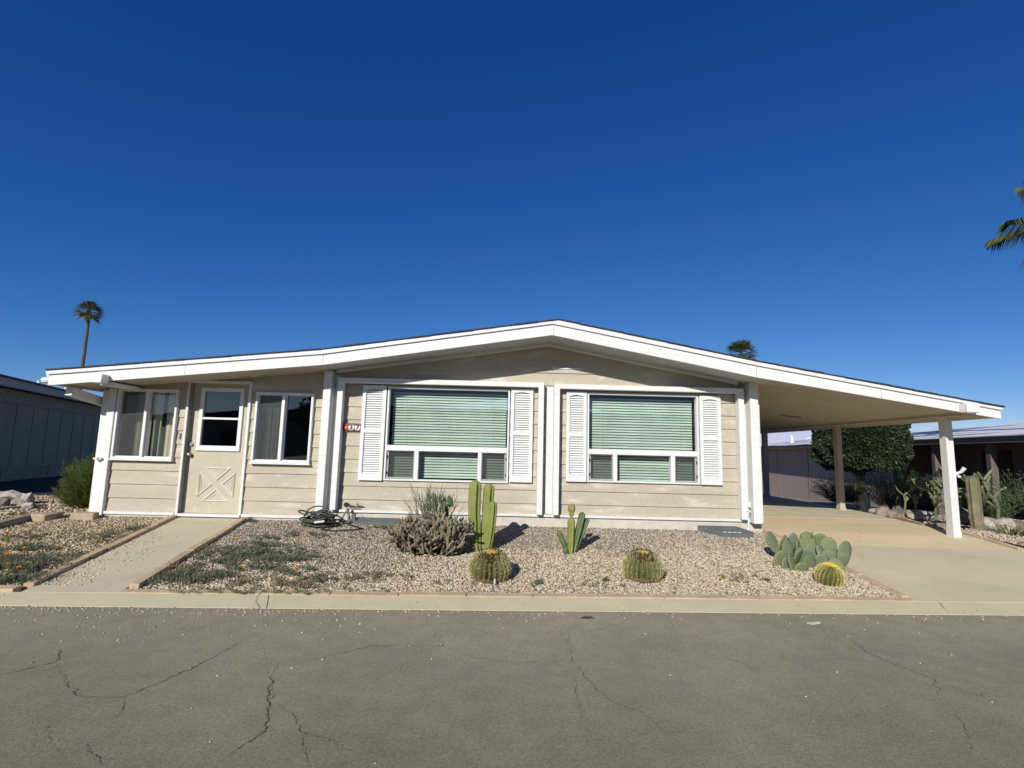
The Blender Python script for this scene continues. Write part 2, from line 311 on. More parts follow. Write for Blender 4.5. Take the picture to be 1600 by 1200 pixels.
# gravel: every stone is real geometry
ICO=None
def ico():
    import bmesh
    bm=bmesh.new(); bmesh.ops.create_icosphere(bm,subdivisions=1,radius=1); bm.verts.ensure_lookup_table()
    v=np.array([p.co[:] for p in bm.verts]); f=np.array([[q.index for q in g.verts] for g in bm.faces]); bm.free(); return v,f
IV,IF=ico()
def stones(P,size,name,m,label,lift=.0,flat=(.45,.8)):
    n=len(P); s=size if hasattr(size,'__len__') else np.full(n,size)
    sc=np.stack([RNG.uniform(.7,1.35,n),RNG.uniform(.6,1.0,n),RNG.uniform(*flat,n)],1)*s[:,None]
    V=IV[None]*(1+RNG.uniform(-.28,.28,(n,12,1)))*sc[:,None,:]
    a=RNG.uniform(0,2*pi,n); t=RNG.uniform(-.5,.5,n); ca,sa,ct,st=np.cos(a),np.sin(a),np.cos(t),np.sin(t)
    x=V[...,0]*ct[:,None]+V[...,2]*st[:,None]; z=-V[...,0]*st[:,None]+V[...,2]*ct[:,None]; y=V[...,1]
    X=x*ca[:,None]-y*sa[:,None]; Y=x*sa[:,None]+y*ca[:,None]
    W=np.stack([X+P[:,0:1],Y+P[:,1:2],z+P[:,2:3]+lift],-1).reshape(-1,3)
    F=(IF[None]+np.arange(n)[:,None,None]*12).reshape(-1,3)
    return stuff(np_mesh(name,W,F,m),label,'gravel')
def scatter_quad(poly,n,dens=None):
    P=[np.array(p,float) for p in poly]; u=RNG.random(n)[:,None]; t=RNG.random(n)[:,None]
    W=(P[0]*(1-u)+P[1]*u)*(1-t)+(P[3]*(1-u)+P[2]*u)*t
    if dens is not None: W=W[[dens(x,y) for x,y in W]]
    return np.array([(x,y,gz(x,y)-.012) for x,y in W])
def shade(x,y):   # which of the two gravel kinds lies there: greyer chips up by the house
    return noise.noise(Vector((x*.9,y*.9,3)))*.9+(y-6.35)*.75-(x-1)*.13
P=scatter_quad(MB_,58000); k=np.array([shade(x,y)+RNG.normal(0,.35)>.35 for x,y,z in P])
stones(P[~k],RNG.uniform(.0075,.0165,(~k).sum()),'cream_gravel',m_stone,'cream and tan gravel chips around the cacti')
stones(P[k],RNG.uniform(.007,.0145,k.sum()),'grey_gravel',m_stoneg,'greyish gravel chips in the upper bed along the house')
P=scatter_quad(LB_,20000); stones(P,RNG.uniform(.010,.019,len(P)),'tan_gravel',m_stoneb,'tan gravel left of the walkway')
P=scatter_quad(RB_,9000); stones(P,RNG.uniform(.012,.022,len(P)),'tan_gravel',m_stone,'tan gravel right of the driveway')
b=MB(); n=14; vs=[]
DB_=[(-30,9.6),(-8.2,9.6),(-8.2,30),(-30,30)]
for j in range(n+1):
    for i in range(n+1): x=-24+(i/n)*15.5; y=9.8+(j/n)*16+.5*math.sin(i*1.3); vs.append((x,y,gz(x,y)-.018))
m_gshade=mat('painted_ground_shade',(.055,.045,.035),.95,.3,9,bump=.8,bscale=40)  # dark sheet: the left neighbour's shade put into the ground colour
b.add(vs,[(j*(n+1)+i,j*(n+1)+i+1,(j+1)*(n+1)+i+1,(j+1)*(n+1)+i) for j in range(n) for i in range(n)]); struct(b.build('ground_shade_sheet',m_gshade))
P=scatter_quad([(-13,8.0),(-6.4,8.0),(-6.4,11),(-13,11)],9000); stones(P,RNG.uniform(.010,.034,len(P)),'rubble',m_stoneb,'brown rubble and gravel between the rocks and the grey home')
P=scatter_quad([(7.3,8.7),(13,8.7),(13,13),(8,13)],5000); stones(P,RNG.uniform(.010,.030,len(P)),'rubble',m_stoneg,'dark rubble among the rocks right of the carport')
# loose pebbles: on the road beside the kerb, on the walkway
def loose(n,fn,size,name,label,z=None,m=m_stone):
    P=[]
    while len(P)<n:
        p=fn(); P.append((p[0],p[1],(gz(*p) if z is None else z)))
    return stones(np.array(P),RNG.uniform(*size,n),name,m,label,lift=.002)
def rp():
    x=random.gauss(-4.2,2.2) if random.random()<.55 else random.uniform(-9,9); y=kerbY(x)-abs(random.gauss(0,.09 if random.random()<.6 else .5))-.01; return x,y
loose(1000,rp,(.0035,.010),'road_grit','small pale pebbles washed along the edge of the road',0)
loose(70,lambda:(random.uniform(-6,6),random.uniform(1.6,4.6)),(.003,.008),'road_grit','sparse pale pebbles out on the asphalt',0)
def wp():
    t=abs(random.gauss(0,.33)); v=random.uniform(0,1)**1.3; x=-4.42+t*.7-v*.35; return x,5.15+v*2.0
loose(420,wp,(.005,.013),'walkway_gravel','gravel bits spilled over the left half of the walkway')
loose(60,lambda:(random.uniform(-8,5),kerbY(0)+random.uniform(-.02,.27)),(.003,.009),'kerb_grit','a few gravel bits lying on the kerb')
# cracks
def crack(name,pts,w,mm=m_crack,zf=lambda x,y:.004,jit=.03,sub=14,seed=0):
    rr=random.Random(seed+len(pts)); b=MB(); W=[atZ(x,y,0) if mm is m_crack and zf(0,0)==.004 else atG(x,y) for x,y in pts]
    path=[]
    for a,c in zip(W,W[1:]):
        for i in range(sub):
            t=i/sub; p=a.lerp(c,t); d=(c-a).normalized(); k=rr.gauss(0,jit)*min(1,(c-a).length)*1.0; path.append(Vector((p.x-d.y*k,p.y+d.x*k,0)))
    path.append(W[-1]); n=len(path); vs=[]; fs=[]
    for i,p in enumerate(path):
        d=(path[min(i+1,n-1)]-path[max(0,i-1)]); d.z=0; d.normalize(); h=w*.6*(.2+rr.random()*1.1)*min(1,4*i/n+.15,4*(n-1-i)/n+.1)/2
        for s_ in (-1,1):
            x,y=p.x-d.y*h*s_,p.y+d.x*h*s_; vs.append((x,y,zf(x,y)))
    fs=[(2*i,2*i+1,2*i+3,2*i+2) for i in range(n-1)]; b.add(vs,fs); return struct(b.build(name,mm))
CR=[([(0,1056),(85,1035),(95,1012)],.012),([(88,1038),(100,1062),(118,1088),(150,1090),(195,1090),(250,1066),(310,1040),(360,1012),(402,990)],.012),
([(195,1090),(190,1112),(170,1128)],.008),([(430,1033),(420,1080),(418,1110),(412,1145),(380,1165),(345,1190)],.014),([(418,1040),(425,1090),(415,1118)],.007),
([(435,1103),(460,1120),(468,1145),(510,1155),(560,1180)],.010),([(468,1145),(478,1180),(482,1199)],.007),([(430,1035),(500,1030),(580,1010),(690,1010),(672,975)],.009),([(690,1010),(740,1028),(800,1036),(870,1036),(888,1022)],.007),
([(885,1000),(895,1035),(928,1075),(960,1100),(1000,1112),(1020,1128),(1048,1150)],.014),([(900,1055),(900,1090),(910,1125)],.008),([(905,988),(950,982),(990,965)],.008),([(888,1020),(884,975)],.006),
([(1320,992),(1360,1022),(1420,1048),(1460,1062),(1472,1098)],.011),([(1440,1058),(1520,1085),(1600,1090)],.006),([(1490,1110),(1515,1145),(1512,1190)],.006),([(130,1165),(165,1198)],.010),([(80,1120),(72,1150),(90,1180)],.006),
([(840,1010),(760,990),(700,965)],.005),([(1120,1025),(1170,1040),(1185,1060)],.005)]
for i,(p,w) in enumerate(CR): crack('road_crack',p,w,seed=i)
for i,(p,w) in enumerate([([(1330,800),(1345,830),(1338,860),(1372,905)],.004),([(1480,880),(1530,872),(1600,884)],.003),([(205,868),(240,856),(300,850)],.004),([(403,930),(400,938),(406,944),(402,952)],.010),([(1464,938),(1472,946),(1484,955)],.009)]):
    crack('slab_crack',p,w,m_crack2,lambda x,y:gz(x,y)+(.006 if y>kerbY(x)+.31 else (.10*(y-kerbY(x))+.007-gz(x,y))),seed=40+i)
# ---------------------------------------------------------------- the house
YF=8.0; H=thing('mobile_home','low beige single storey home with white fascia, green tinted windows and attached carport','house',(0.6,11.5,.33))
def part(b,name,m,parent=H,**k): return b.build(name,m,parent,**k)
def clip(poly,f):
    out=[]
    for i in range(len(poly)):
        a,c=poly[i],poly[(i+1)%len(poly)]; fa,fc=f(a),f(c)
        if fa>=0: out.append(a)
        if (fa>=0)!=(fc>=0): t=fa/(fa-fc); out.append((a[0]+(c[0]-a[0])*t,a[1]+(c[1]-a[1])*t))
    return out
def siding(b,x0,x1,z0,z1,pitch,zref,holes,roof,lip=.018):
    k0=math.floor((z0-zref)/pitch)-1
    for k in range(k0,int((z1-zref)/pitch)+2):
        ra,rb=zref+k*pitch,zref+(k+1)*pitch
        cuts=sorted(set([max(ra,z0),min(rb,z1)]+[z for h in holes for z in (h[2],h[3]) if max(ra,z0)<z<min(rb,z1)]))
        for za,zb in zip(cuts,cuts[1:]):
            if zb-za<1e-5: continue
            zm=(za+zb)/2; iv=[(x0,x1)]
            for h in holes:
                if h[2]<zm<h[3]:
                    iv=[q for (p0,p1) in iv for q in ((p0,min(p1,h[0])),(max(p0,h[1]),p1)) if q[1]-q[0]>1e-4]
            for p0,p1 in iv:
                poly=[(p0,za),(p1,za),(p1,zb),(p0,zb)]
                for f in roof: poly=clip(poly,f) if poly else poly
                if len(poly)<3: continue
                yy=lambda z: YF-lip*(1-(z-ra)/pitch)
                b.add([(x,yy(z),z) for x,z in poly],[tuple(range(len(poly)))])
                bx=[x for x,z in poly if abs(z-za)<1e-4]
                if abs(za-ra)<1e-5 and len(bx)>1: q0,q1=min(bx),max(bx); b.add([(q0,YF-lip,za),(q1,YF-lip,za),(q1,YF+.002,za),(q0,YF+.002,za)],[(3,2,1,0)])
# roof line (bottom of fascia) and top
BOT=[(-6.50,2.175),(-2.66,2.566),(.60,3.085),(3.53,2.545),(6.99,2.04)]
TOP=[(-6.53,2.405),(-2.70,2.802),(.67,3.328),(3.49,2.800),(7.0,2.225)]
def line(p,q): 
    m=(q[1]-p[1])/(q[0]-p[0]); return lambda a:(p[1]+m*(a[0]-p[0]))+.02-a[1]
W3=(-1.87,.02,.925,2.36); W4=(1.21,2.93,.975,2.345); W1=(-5.99,-5.06,1.15,2.23); W2=(-3.88,-2.99,1.145,2.225); DR=(-4.92,-3.98,.36,2.36)
b=MB(); siding(b,-2.8,3.84,.46,3.1,.2,.436,[W3,W4],[line(BOT[1],BOT[2]),line(BOT[2],BOT[3])]); 
wall=part(b,'siding_wall',m_siding)
b=MB(); siding(b,-6.12,-2.8,.37,2.6,.2045,.375,[W1,W2,DR],[line(BOT[0],BOT[1])]); part(b,'siding_wall',m_siding,label='narrower siding wall with the front door, left part of the house')
b=MB()                              # side and back walls, floor
b.box(3.80,3.84,8.02,15.5,.3,2.5).box(-6.12,-6.08,8.02,15.5,.3,2.2).box(-6.08,3.80,15.46,15.5,.3,2.2); part(b,'outer_wall',m_siding)
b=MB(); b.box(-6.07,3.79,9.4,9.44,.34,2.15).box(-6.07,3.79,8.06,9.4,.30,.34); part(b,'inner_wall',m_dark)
b=MB(); b.box(-2.80,3.86,7.965,8.05,.2,.445); part(b,'skirting',m_skirt,bevel=.004)
b=MB(); b.box(-6.12,-2.81,7.97,8.05,.2,.335); part(b,'skirting',m_skirt,bevel=.004)
b=MB(); b.box(-2.66,3.86,7.93,7.99,.447,.485); part(b,'base_trim',m_trim,bevel=.006); b=MB(); b.box(-6.0,-4.95,7.945,7.985,.337,.38).box(-3.95,-2.82,7.945,7.985,.337,.38); b.build_each('base_trim',m_trim,H,bevel=.006)
# roof
b=MB(); inner_t=[(x,z-.035) for x,z in TOP]; poly=[(x,z) for x,z in BOT]; 
low=[(x,z) for x,z in BOT]; midl=[(x,bz+(tz-bz)*.68) for (x,bz),(_,tz) in zip(BOT,TOP)]
# fascia lower board
for i in range(4): b.prismY([low[i],low[i+1],midl[i+1],midl[i]],7.30,7.34)
part(b,'fascia_board',m_white)
for x_,za_,zb_ in ((-2.66,2.572,2.71),(3.53,2.553,2.695),(.62,3.085,3.235),(-4.6,2.375,2.515),(5.3,2.295,2.42)): b=MB(); b.box(x_-.002,x_+.002,7.2975,7.30,za_,zb_); part(b,'board_joint',m_jamb)
b=MB(); ups=[(x,z-.006) for x,z in midl]; tt=[(x,z-.028) for x,z in TOP]; ups[0]=(-6.52,ups[0][1]); ups[-1]=(7.0,ups[-1][1])
for i in range(4): b.prismY([ups[i],ups[i+1],tt[i+1],tt[i]],7.272,7.335)
part(b,'drip_trim',m_vinyl)
b=MB()
for i in range(4):
    (xa,za),(xb,zb)=TOP[i],TOP[i+1]; n=max(4,int((xb-xa)/.3)); rr=random.Random(i)
    for k in range(n):
        u0,u1=k/n,(k+1)/n; pa=(xa+(xb-xa)*u0,za+(zb-za)*u0); pb=(xa+(xb-xa)*u1+.02,za+(zb-za)*u1); h=.006+rr.random()*.006
        b.prismY([(pa[0],pa[1]-.024),(pb[0],pb[1]-.024),(pb[0],pb[1]-.016+h),(pa[0],pa[1]-.018+h)],7.250+rr.random()*.008,15.8)
part(b,'roof',m_shingle)
b=MB()
for i,m_ in ((0,0),(1,1),(2,1)): pass
for i in (1,2): b.prismY([(BOT[i][0],BOT[i][1]+.012),(BOT[i+1][0],BOT[i+1][1]+.012),(TOP[i+1][0],TOP[i+1][1]-.03),(TOP[i][0],TOP[i][1]-.03)],7.341,15.7)
part(b,'soffit',m_soffit2)
b=MB()
for i in (0,3): b.prismY([(BOT[i][0],BOT[i][1]+.013),(BOT[i+1][0],BOT[i+1][1]+.013),(TOP[i+1][0],TOP[i+1][1]-.031),(TOP[i][0],TOP[i][1]-.031)],7.341,15.7)
b.build_each('outer_ceiling',m_soffit,H)
b=MB()                              # frieze boards where wall meets soffit
for i in (1,2):
    (xa,za),(xb,zb)=BOT[i],BOT[i+1]
    xa=max(xa,-2.66); b.prismY([(xa,za-.03),(xb,zb-.03),(xb,zb+.011),(xa,za+.011)],7.90,7.98)
part(b,'frieze_board',m_trim)
b=MB(); b.box(-6.56,-6.515,7.32,15.6,2.29,2.37); part(b,'gutter',m_vinyl,bevel=.008)
b=MB(); b.tube([(-6.60,7.75,2.325),(-6.85,7.78,2.31),(-7.02,7.8,2.30)],.045,8); part(b,'gutter_outlet',m_vinyl,smooth=False)
b=MB(); b.box(3.845,3.90,8.05,15.4,2.36,2.50); part(b,'ledger_board',m_soffit)
# columns and panel frames
def board(x0,x1,y0,z0,z1,name='corner_board',m=m_white,y1=8.0): b=MB(); b.box(x0,x1,y0,y1,z0,z1); return part(b,name,m,bevel=.006,seg=2)
board(-2.805,-2.69,7.79,.36,2.56); board(3.655,3.775,7.79,.44,2.535); board(3.777,3.845,7.90,.44,2.52)
board(-2.688,-2.615,7.965,.49,2.52,'recess_board',m_trim); board(.585,.69,7.935,.49,2.41,'recess_board',m_trim); board(3.592,3.653,7.96,.49,2.41,'recess_board',m_trim)
board(-6.115,-6.0,7.925,.31,2.22); board(-6.235,-6.12,7.97,.31,2.19,y1=8.2)
for (xl,xr,zt) in ((-2.61,.535,2.465),(.692,3.59,2.452)):
    b=MB(); b.box(xl,xl+.085,7.85,7.978,.487,zt).box(xr-.085,xr,7.85,7.978,.487,zt).box(xl+.085,xr-.085,7.85,7.978,zt-.075,zt); part(b,'panel_frame',m_white,bevel=.004)
b=MB(); b.box(.66,1.15,7.972,7.992,2.700,2.722); part(b,'batten',m_trim)
# beams and carport posts
b=MB(); b.box(6.50,6.68,7.345,15.3,2.075,2.205); part(b,'carport_beam',m_soffit,bevel=.006)
b=MB(); b.box(6.40,6.585,7.165,7.295,2.105,2.235); part(b,'beam_end',m_white,bevel=.01)
b=MB(); b.prismY([(-5.80,2.215),(-5.655,2.215),(-5.64,2.335),(-5.83,2.335)],7.16,7.298); part(b,'beam_end',m_white,bevel=.006)
b=MB(); b.box(-5.80,-5.655,7.345,7.97,2.195,2.25); part(b,'eave_beam',m_white,bevel=.006)
b=MB(); b.hexa((-6.36,7.50,2.115),(-6.30,8.30,1.975),.11,.12); part(b,'eave_bracket',m_white,bevel=.004)
for (x0,x1,y0,dd,zt,zb) in ((6.655,6.765,7.86,.13,2.08,.30),(6.66,6.76,10.5,.13,2.08,.38),(6.60,6.71,13.4,.12,2.08,.38)):
    b=MB(); b.box(x0,x1,y0,y0+dd,zb,zt).box(x0-.006,x1+.006,y0-.006,y0+dd+.006,zb,zb+.09); p=part(b,'carport_post',m_trim if y0<8 else m_soffit,bevel=.005)  # rear posts darker beige: carport shade put into their colour
    if y0<8:
        q=MB(); q.box(x1,x1+.02,y0+.01,y0+.05,1.21,1.27).tube([(x1+.01,y0+.02,1.24),(x1+.05,y0-.03,1.27),(x1+.07,y0-.07,1.33)],[.018,.022,.03],8).tube([(x1+.02,y0+.0,1.22),(x1+.0,y0-.05,1.20)],[.014,.02],8); q.build('lamp_bracket',m_vinyl,p)
b=MB(); b.tube([(5.42,10.3,2.26),(5.60,10.35,2.235),(5.78,10.2,2.21)],.012,5); part(b,'ceiling_crack',m_jamb)
b=MB(); b.tube([(6.6,9.2,2.22),(6.6,9.2,2.42)],[.06,.06],10).tube([(6.6,9.2,2.42),(6.6,9.2,2.45)],[.09,.02],10); part(b,'roof_vent',m_vinyl)
# windows --------------------------------------------------------------
def frame_box(b,x0,x1,z0,z1,w,y0,y1,wb=None):
    wb=w if wb is None else wb
    b.box(x0,x0+w,y0,y1,z0,z1).box(x1-w,x1,y0,y1,z0,z1).box(x0+w,x1-w,y0,y1,z1-w,z1).box(x0+w,x1-w,y0,y1,z0,z0+wb)
def blinds(b,x0,x1,z0,z1,y,pitch=.0415,ang=50):
    n=int((z1-z0)/pitch); w=.0455; a=R(ang); rr=random.Random(3)
    for k in range(n):
        zc=z1-.03-k*pitch; da=a+R(rr.uniform(-3,3)); dy,dz=math.cos(da)*w/2,math.sin(da)*w/2
        m_=4; vs=[]
        for i in range(m_+1):
            x=x0+(x1-x0)*i/m_; s=rr.uniform(-.0010,.0010)
            vs += [(x,y-dy,zc-dz+s),(x,y-.004,zc+s+.003),(x,y+dy,zc+dz+s)]
        fs=[]
        for i in range(m_):
            q=3*i; fs += [(q,q+3,q+4,q+1),(q+1,q+4,q+5,q+2)]
        b.add(vs,fs)
    for t in (.12,.5,.88): x=x0+(x1-x0)*t; b.tube([(x,y-.028,z1),(x,y-.028,z0)],.0012,3)
m_sash=mat('grey_sash',(.42,.43,.42),.5,.08,10)
def big_window(Wn,mul_z,lowx,label):
    x0,x1,z0,z1=Wn; fr=MB(); e=.004; f0=7.955
    frame_box(fr,x0+e,x1-e,z0+e,z1-e,.027,f0,8.06); 
    xi0,xi1=x0+e+.027,x1-e-.027; za,zb=mul_z
    fr.box(xi0,xi1,f0-.003,8.06,za,zb)
    for a,c in lowx: fr.box(a,c,f0-.001,8.06,z0+e+.027,za)
    root=part(fr,'picture_window',m_vinyl,bevel=.003,label=label)
    g=MB(); g.add([(xi0,8.03,zb),(xi1,8.03,zb),(xi1,8.03,z1-.03),(xi0,8.03,z1-.03)],[(0,1,2,3)]); g.build('upper_pane',m_green,root)
    zs=z0+e+.027; (a,c),(d,f)=lowx
    g=MB(); g.add([(c,8.03,zs),(d,8.03,zs),(d,8.03,za),(c,8.03,za)],[(0,1,2,3)]); g.build('lower_pane',m_green,root)
    for p,q,side in ((xi0,a,0),(f,xi1,1)):
        s=MB(); frame_box(s,p+.004,q-.004,zs+.004,za-.004,.010,7.975,8.02,.02); 
        if side==0: s.box(p+.014,p+.034,7.985,8.015,zs+.024,za-.014)
        else: s.box(q-.034,q-.014,7.985,8.015,zs+.024,za-.014)
        s.build('side_sash',m_sash,root,bevel=.002)
        g=MB(); g.add([(p+.01,8.005,zs+.01),(q-.01,8.005,zs+.01),(q-.01,8.005,za-.01),(p+.01,8.005,za-.01)],[(0,1,2,3)]); g.build('insect_screen',m_screen,root)
        g=MB(); g.add([(p+.01,8.03,zs+.01),(q-.01,8.03,zs+.01),(q-.01,8.03,za-.01),(p+.01,8.03,za-.01)],[(0,1,2,3)]); g.build('side_pane',m_green,root)
        h=MB(); hx=p+.012 if side==0 else q-.012
        for hz in (zs+.09,za-.09): h.box(hx-.006,hx+.006,7.962,7.978,hz-.02,hz+.02)
        h.build_each('hinge',m_black,root)
    bl=MB(); blinds(bl,xi0+.03,xi1-.02,zs,z1-.05,8.13); bl.build('blind',m_slat,root)
    r=MB(); r.box(x0-.02,x1+.02,8.062,8.066,z1-.002,z1+.1).box(x0-.05,x0-.03,8.062,8.5,z0-.1,z1+.1).box(x1+.03,x1+.05,8.062,8.5,z0-.1,z1+.1); 
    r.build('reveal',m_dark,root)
    return root
big_window(W3,(1.379,1.462),[(-1.412,-1.350),(-.450,-.392)],'left picture window with green tinted blinds')
big_window(W4,(1.398,1.478),[(1.607,1.672),(2.490,2.553)],'right picture window with green tinted blinds')
def shutter(x0,x1,z0,z1):
    b=MB(); w=.05; f=7.94; frame_box(b,x0,x1,z0,z1,w,f,7.985,.10); zm=z0+(z1-z0)*.515; b.box(x0+w,x1-w,f,7.985,zm-.028,zm+.028)
    n=9; arc=[]          # arched head of the louvre field
    xa,xb=x0+w,x1-w
    pts=[(xa+(xb-xa)*i/n, z1-w-.022+.018*math.sin(pi*i/n)) for i in range(n+1)]
    for i in range(n): b.prismY([pts[i],pts[i+1],(pts[i+1][0],z1-w+.001),(pts[i][0],z1-w+.001)],f+.002,7.984)
    for a,c in ((z0+.10,zm-.028),(zm+.028,z1-w-.02)):
        k=int((c-a)/.034)
        for i in range(k):
            z=a+(i+.5)*(c-a)/k; b.add([(xa,7.952,z-.013),(xb,7.952,z-.013),(xb,7.975,z+.015),(xa,7.975,z+.015),(xa,7.955,z-.016),(xb,7.955,z-.016)],[(0,1,2,3),(4,5,1,0)])
    b.box(xa,xb,7.976,7.983,z0+.10,z1-w-.05)
    return part(b,'shutter',m_vinyl,bevel=.0)
for s in ((-2.245,-1.885,.925,2.365),(.035,.375,.95,2.37),(.89,1.20,.98,2.35),(2.94,3.265,.98,2.335)): shutter(*s)
def slider(Wn,xm,label):
    x0,x1,z0,z1=Wn; fr=MB(); e=.004; frame_box(fr,x0+e,x1-e,z0+e,z1-e,.034,7.935,8.05); fr.box(xm-.022,xm+.022,7.95,8.04,z0+.038,z1-.038)
    fr.box(x0-.01,x1+.01,7.915,7.975,z0-.018,z0+.003)
    root=part(fr,'slider_window',m_vinyl,bevel=.004,label=label)
    for nm,(a,c) in (('left',(x0+.038,xm-.022)),('right',(xm+.022,x1-.038))):
        s=MB(); frame_box(s,a,c,z0+.038,z1-.038,.012,7.972 if nm=='left' else 7.985,8.03); s.build('sash',m_vinyl,root)
        g=MB(); g.add([(a,8.02,z0+.05),(c,8.02,z0+.05),(c,8.02,z1-.05),(a,8.02,z1-.05)],[(0,1,2,3)]); g.build('pane',m_clear,root)
    a,c=x0+.045,xm-.025; g=MB(); g.add([(a,7.99,z0+.055),(c,7.99,z0+.055),(c,7.99,z1-.055),(a,7.99,z1-.055)],[(0,1,2,3)]); g.build('insect_screen',m_screen,root)
    return root
def curtain(b,x0,x1,z0,z1,y,folds,amp=.015):
    n=folds*6; vs=[]
    for i in range(n+1):
        x=x0+(x1-x0)*i/n; dy=amp*math.sin(i/6*2*pi)+.3*amp*math.sin(i*1.7); vs += [(x,y+dy,z0),(x,y+dy*.8,z1)]
    b.add(vs,[(2*i,2*i+2,2*i+3,2*i+1) for i in range(n)])
w1=slider(W1,-5.545,'sliding window with cream curtains, left of the front door'); w2=slider(W2,-3.455,'sliding window with dark glass, right of the front door')
b=MB(); curtain(b,-5.33,-5.03,.95,2.30,8.14,5); curtain(b,-5.55,-5.42,.95,2.30,8.17,2); curtain(b,-5.85,-5.60,.95,2.30,8.20,3); b.build('curtain',m_curtain,w1)
b=MB(); b.box(-6.05,-5.0,8.35,8.36,.9,2.25); b.build('backing_curtain',m_curtaing,w1)
b=MB(); curtain(b,-3.86,-3.46,1.05,2.25,8.12,7); b.build('curtain',m_curtaing,w2)
# door -----------------------------------------------------------------
fr=MB(); x0,x1,z0,z1=DR; fr.box(x0-.01,x0+.025,7.94,8.12,z0-.02,z1+.02).box(x1-.02,x1+.02,7.955,8.12,z0-.02,z1+.02).box(x0+.025,x1-.02,7.955,8.12,z1-.02,z1+.02)
part(fr,'door_frame',m_trim,bevel=.003)
b=MB(); b.box(x0+.0255,x0+.03,7.946,8.06,z0,z1-.025); part(b,'door_jamb',m_jamb)
b=MB(); b.box(x0-.005,x1+.015,7.93,8.05,z0-.028,z0+.012); part(b,'threshold',m_trim,bevel=.004)
dx0,dx1=x0+.032,x1-.022; dz0,dz1=z0+.015,z1-.022; wx0,wx1,wz0,wz1=-4.765,-4.10,1.305,2.275; yd=8.045
b=MB(); b.box(dx0,wx0+.02,yd,yd+.04,dz0,dz1).box(wx1-.02,dx1,yd,yd+.04,dz0,dz1).box(wx0+.02,wx1-.02,yd,yd+.04,dz0,wz0+.02).box(wx0+.02,wx1-.02,yd,yd+.04,wz1-.02,dz1)
door=part(b,'front_door',m_door)
f=MB(); frame_box(f,wx0,wx1,wz0,wz1,.055,yd-.03,yd+.02,.08); zmid=1.80; f.box(wx0+.055,wx1-.055,yd-.026,yd+.02,zmid-.016,zmid+.016); f.build('window_frame',m_vinyl,door,bevel=.004)
g=MB(); g.add([(wx0+.05,yd+.005,wz0+.07),(wx1-.05,yd+.005,wz0+.07),(wx1-.05,yd+.005,wz1-.05),(wx0+.05,yd+.005,wz1-.05)],[(0,1,2,3)]); g.build('pane',m_clear,door)
cb=MB(); cx,cz=-4.405,.80; hw,hh=.275,.255; g_=.055
m_mold=mat('pale_moulding',(.74,.70,.62),.5,.05,8)
def tri_ring(b,tri,w=.022,d=.022):
    c=(sum(p[0] for p in tri)/3,sum(p[1] for p in tri)/3); 
    for s_out,s_in,dd in ((1,.66,d),(.48,.36,d*.4)):
        o=[(c[0]+(p[0]-c[0])*s_out,c[1]+(p[1]-c[1])*s_out) for p in tri]; i_=[(c[0]+(p[0]-c[0])*s_in,c[1]+(p[1]-c[1])*s_in) for p in tri]; mI=[((a[0]+q[0])/2,(a[1]+q[1])/2) for a,q in zip(o,i_)]
        for k in range(3):
            j=(k+1)%3; b.add([(o[k][0],yd-.001,o[k][1]),(o[j][0],yd-.001,o[j][1]),(mI[j][0],yd-dd,mI[j][1]),(mI[k][0],yd-dd,mI[k][1]),(i_[j][0],yd-.001,i_[j][1]),(i_[k][0],yd-.001,i_[k][1])],[(0,1,2,3),(3,2,4,5)])
tri_ring(cb,[(cx-hw+g_,cz+hh),(cx,cz+g_*.9),(cx+hw-g_,cz+hh)]); tri_ring(cb,[(cx-hw+g_,cz-hh),(cx+hw-g_,cz-hh),(cx,cz-g_*.9)])
tri_ring(cb,[(cx-hw,cz-hh+g_),(cx-g_*1.0,cz),(cx-hw,cz+hh-g_)]); tri_ring(cb,[(cx+hw,cz-hh+g_),(cx+hw,cz+hh-g_),(cx+g_*1.0,cz)])
cb.build('crossbuck_moulding',m_mold,door)
k=MB(); k.tube([(-4.845,yd,1.40),(-4.845,yd-.03,1.40)],[.03,.026],14); k.build('deadbolt',m_knob,door)
k=MB(); k.tube([(-4.845,yd,1.245),(-4.845,yd-.015,1.245),(-4.845,yd-.03,1.245),(-4.845,yd-.05,1.245),(-4.845,yd-.075,1.245)],[.03,.012,.012,.032,.02],14); k.build('door_knob',m_knob,door,smooth=True)
b=MB(); b.box(-5.015,-4.99,7.965,7.99,1.475,1.565); bell=part(b,'doorbell',m_knob,bevel=.004); q=MB(); q.tube([(-5.0025,7.966,1.52),(-5.0025,7.958,1.52)],.008,8); q.build('bell_button',m_vinyl,bell)
# small fittings on the house
b=MB(); b.box(-6.20,-6.08,7.885,7.924,1.135,1.165).box(-6.15,-6.12,7.865,7.90,1.125,1.175); part(b,'hose_bib',m_trim,bevel=.004)
b=MB(); b.box(3.575,3.645,7.86,7.955,.66,.75); ob=part(b,'outlet_box',m_vinyl,bevel=.008,seg=2)
q=MB(); q.box(3.59,3.63,7.845,7.862,.68,.73).box(3.585,3.60,7.85,7.90,.62,.63).box(3.625,3.64,7.85,7.90,.60,.61).tube([(3.61,7.9,.66),(3.63,7.89,.6),(3.61,7.9,.54),(3.62,7.9,.46),(3.60,7.86,.40),(3.585,7.84,.35),(3.57,7.84,.30)],.012,6); q.build('conduit',m_vinyl,ob)
m_vent=mat('grey_green_vent',(.13,.15,.145),.6,.1,10,bump=.3,bscale=50)
